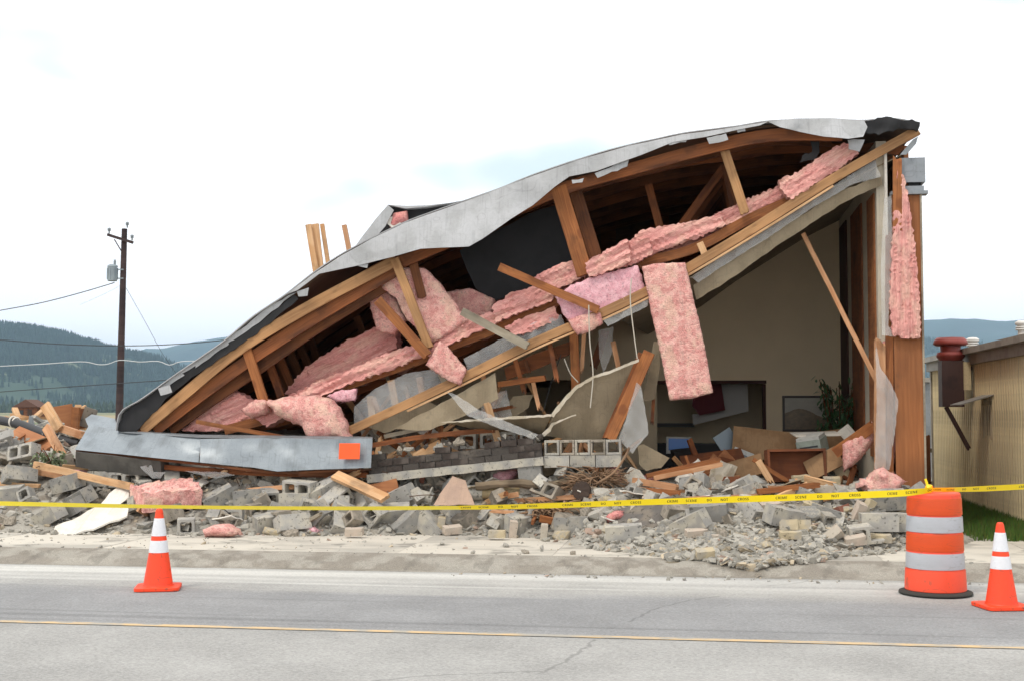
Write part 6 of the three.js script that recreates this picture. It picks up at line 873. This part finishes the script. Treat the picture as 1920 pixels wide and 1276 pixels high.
// ---------- cones, drum and tape ----------
{
  const org = scuffed(0xf54418, 0x7d4434, 801, 1.3), wht = scuffed(0xdfe0e4, 0x8f8b86, 811, 0.8);
  const cone = (px, py, sc, turn, label) => {
    const p = onY(px, py, 0); const t = thing('traffic_cone', label, 'traffic cone', V(p.x, 0.002, p.z), 'traffic cones'); t.scale.setScalar(sc);
    const H = 0.71, rB = 0.128, rT = 0.028, R = (y) => lerp(rB, rT, (y - 0.03) / (H - 0.03));
    const s = new THREE.Shape(), a = 0.185, q = 0.05; s.moveTo(-a + q, -a); s.lineTo(a - q, -a); s.quadraticCurveTo(a, -a, a, -a + q); s.lineTo(a, a - q); s.quadraticCurveTo(a, a, a - q, a); s.lineTo(-a + q, a); s.quadraticCurveTo(-a, a, -a, a - q); s.lineTo(-a, -a + q); s.quadraticCurveTo(-a, -a, -a + q, -a);
    const b = mesh('base', new THREE.ExtrudeGeometry(s, { depth: 0.022, bevelEnabled: true, bevelSize: 0.008, bevelThickness: 0.005, bevelSegments: 2 }).rotateX(-Math.PI / 2).translate(0, 0.006, 0), org, t); b.rotation.y = turn;
    mesh('body', lathe([[rB + 0.012, 0.03], [rB, 0.045], [R(0.3), 0.3], [R(0.69), 0.69], [rT - 0.004, H - 0.004], [rT - 0.012, H], [rT - 0.016, H - 0.02]], 40), org, t);
    for (const [y0, y1] of [[0.325, 0.43], [0.47, 0.625]]) mesh('reflective_collar', lathe([[R(y0), y0], [R(y0) + 0.003, y0 + 0.001], [R(y1) + 0.003, y1 - 0.001], [R(y1), y1]], 40), wht, t);
  };
  cone(296, 1104, 0.99, 0.32, 'orange traffic cone standing alone on the street, clear of the drum'); cone(1879, 1139, 0.95, 0.25, 'orange traffic cone standing beside the striped drum');
  const p = onY(1755, 1113, 0), t = thing('traffic_drum', 'large orange and white striped traffic drum on a black rubber ring', 'traffic drum', V(p.x, 0.001, p.z)), k = 11.75 / FOC;
  const dO = scuffed(0xd64a0c, 0x84462c, 821, 1), dO2 = scuffed(0xf05030, 0x93503c, 831, 1), dW = scuffed(0xb0b3b8, 0x85827e, 841, 1);
  t.scale.setScalar(0.91);
  mesh('rubber_base', lathe([[0.2, 0.004], [0.325, 0.004], [0.337, 0.014], [0.33, 0.03], [0.29, 0.042], [0.2, 0.044]], 48), std({ color: 0x34332f, roughness: 0.9 }), t);
  const sec = (name, y0, y1, r0, r1, m) => mesh(name, lathe([[r0 - 0.012, y0], [r0, y0 + 0.006], [r1, y1 - 0.006], [r1 - 0.012, y1]], 56), m, t);
  mesh('body', lathe([[0.275, 0.043], [0.281, 0.05], [0.272, 0.235], [0.262, 0.24], [0.258, 0.41], [0.255, 0.415], [0.25, 0.6], [0.247, 0.61], [0.243, 0.79], [0.24, 0.8], [0.241, 0.93], [0.232, 0.95], [0.2, 0.957], [0, 0.957]], 56), dO2, t);
  sec('white_band', 0.245, 0.4, 0.268, 0.262, dW); sec('orange_band', 0.41, 0.575, 0.262, 0.257, dO); sec('white_band', 0.585, 0.735, 0.2585, 0.253, dW); sec('orange_band', 0.745, 0.905, 0.2525, 0.2475, dO);
  mesh('handle', box(0.07, 0.055, 0.03, -0.045, 0.982, 0.02), dO2, t);
  // tape: a strip tied to the drum
  const cv = document.createElement('canvas'); cv.width = 2048; cv.height = 128; const x = cv.getContext('2d'); x.fillStyle = '#f4d716'; x.fillRect(0, 0, 2048, 128); x.fillStyle = '#3a3414'; x.font = 'bold 70px sans-serif'; const words = [['CRIME', 40, 260], ['SCENE', 400, 260], ['DO', 800, 130], ['NOT', 1060, 190], ['CROSS', 1380, 270]]; for (const [s, a, w] of words) x.fillText(s, a, 88, w * 0.85);
  const ct = new THREE.CanvasTexture(cv); ct.colorSpace = THREE.SRGBColorSpace; ct.wrapS = THREE.RepeatWrapping;
  const tm = std({ map: ct, roughness: 0.35, side: THREE.DoubleSide }), zt = p.z + 0.24;
  const plainM = std({ color: 0xf2dc3c, roughness: 0.35, side: THREE.DoubleSide });
  const strip = (pts, name, parent, m = tm) => { // [px, py, z, width, twist]
    const c = new THREE.CatmullRomCurve3(pts.map((q) => at(q[0], q[1], q[2]))), n = 160, pos = [], uv = []; let len = 0, last = null; const row = [];
    for (let i = 0; i <= n; i++) { const u = i / n, q = c.getPoint(u), f = u * (pts.length - 1), k2 = Math.min(pts.length - 2, Math.floor(f)), w = lerp(pts[k2][3], pts[k2 + 1][3], f - k2), tw = lerp(pts[k2][4], pts[k2 + 1][4], f - k2) + 0.12 * fbm(u * 14, 1, 2, 2); if (last) len += q.distanceTo(last); last = q; row.push([q, V(0, Math.cos(tw), Math.sin(tw)).multiplyScalar(w / 2), len]); }
    for (let i = 0; i < n; i++) { const [a, d, l] = row[i], [b, e, m] = row[i + 1]; for (const s of [0, 1]) { const off = V(0, 0, s ? -0.0012 : 0), A = a.clone().sub(d).add(off), B = b.clone().sub(e).add(off), C = b.clone().add(e).add(off), D = a.clone().add(d).add(off); const seq = s ? [[A, l, 0], [C, m, 1], [B, m, 0], [A, l, 0], [D, l, 1], [C, m, 1]] : [[A, l, 0], [B, m, 0], [C, m, 1], [A, l, 0], [C, m, 1], [D, l, 1]]; for (const [v, uu, vv] of seq) { pos.push(v.x, v.y, v.z); uv.push(uu / 0.98, vv); } } }
    const g = new THREE.BufferGeometry(); g.setAttribute('position', new THREE.Float32BufferAttribute(pos, 3)); g.setAttribute('uv', new THREE.Float32BufferAttribute(uv, 2)); g.computeVertexNormals(); return mesh(name, g, m, parent);
  };
  const t1 = thing('barrier_tape', 'yellow lettered tape stretched across the whole front of the wreck', 'tape', V(0, 0, 0)), t2 = thing('barrier_tape', 'yellow tape running on from the drum past the shed', 'tape', V(0, 0, 0));
  strip([[-160, 940, -12.2, 0.05, 0.3], [0, 943, -12.2, 0.05, 0.35], [300, 949, -12.15, 0.045, 0.6], [620, 952, -12.1, 0.05, 0.7], [860, 951, -12.0, 0.05, 0.7]], 'plain_length', t1, plainM);
  strip([[860, 951, -12.0, 0.05, 0.7], [1000, 948, -11.95, 0.056, 0.5], [1200, 941, -11.85, 0.058, 0.3], [1450, 933, -11.65, 0.06, 0.2], [1640, 926, -11.4, 0.06, 0.15], [1700, 923, zt - 0.02, 0.058, 0.15], [1748, 918, zt - 0.06, 0.05, 0.5]], 'lettered_length', t1);
  strip([[1748, 917, zt - 0.1, 0.04, 0.6], [1790, 917, -11.5, 0.045, 0.5], [1850, 915, -11.7, 0.055, 0.4], [1930, 911, -11.9, 0.055, 0.4], [2100, 903, -12.3, 0.055, 0.6]], 'lettered_length', t2);
  const kt = thing('tape_knot', 'yellow tape knot tied to the drum handle', 'tape', at(1742, 914, zt - 0.2)); mesh('knot', rough(new THREE.IcosahedronGeometry(0.03, 2), 0.03, 30), std({ color: 0xf4c816, roughness: 0.4 }), kt); mesh('tail', new THREE.BoxGeometry(0.02, 0.08, 0.006).rotateZ(0.3).translate(-0.015, 0.04, 0), std({ color: 0xf4d716, roughness: 0.4 }), kt);
}
renderer.render(scene, camera);
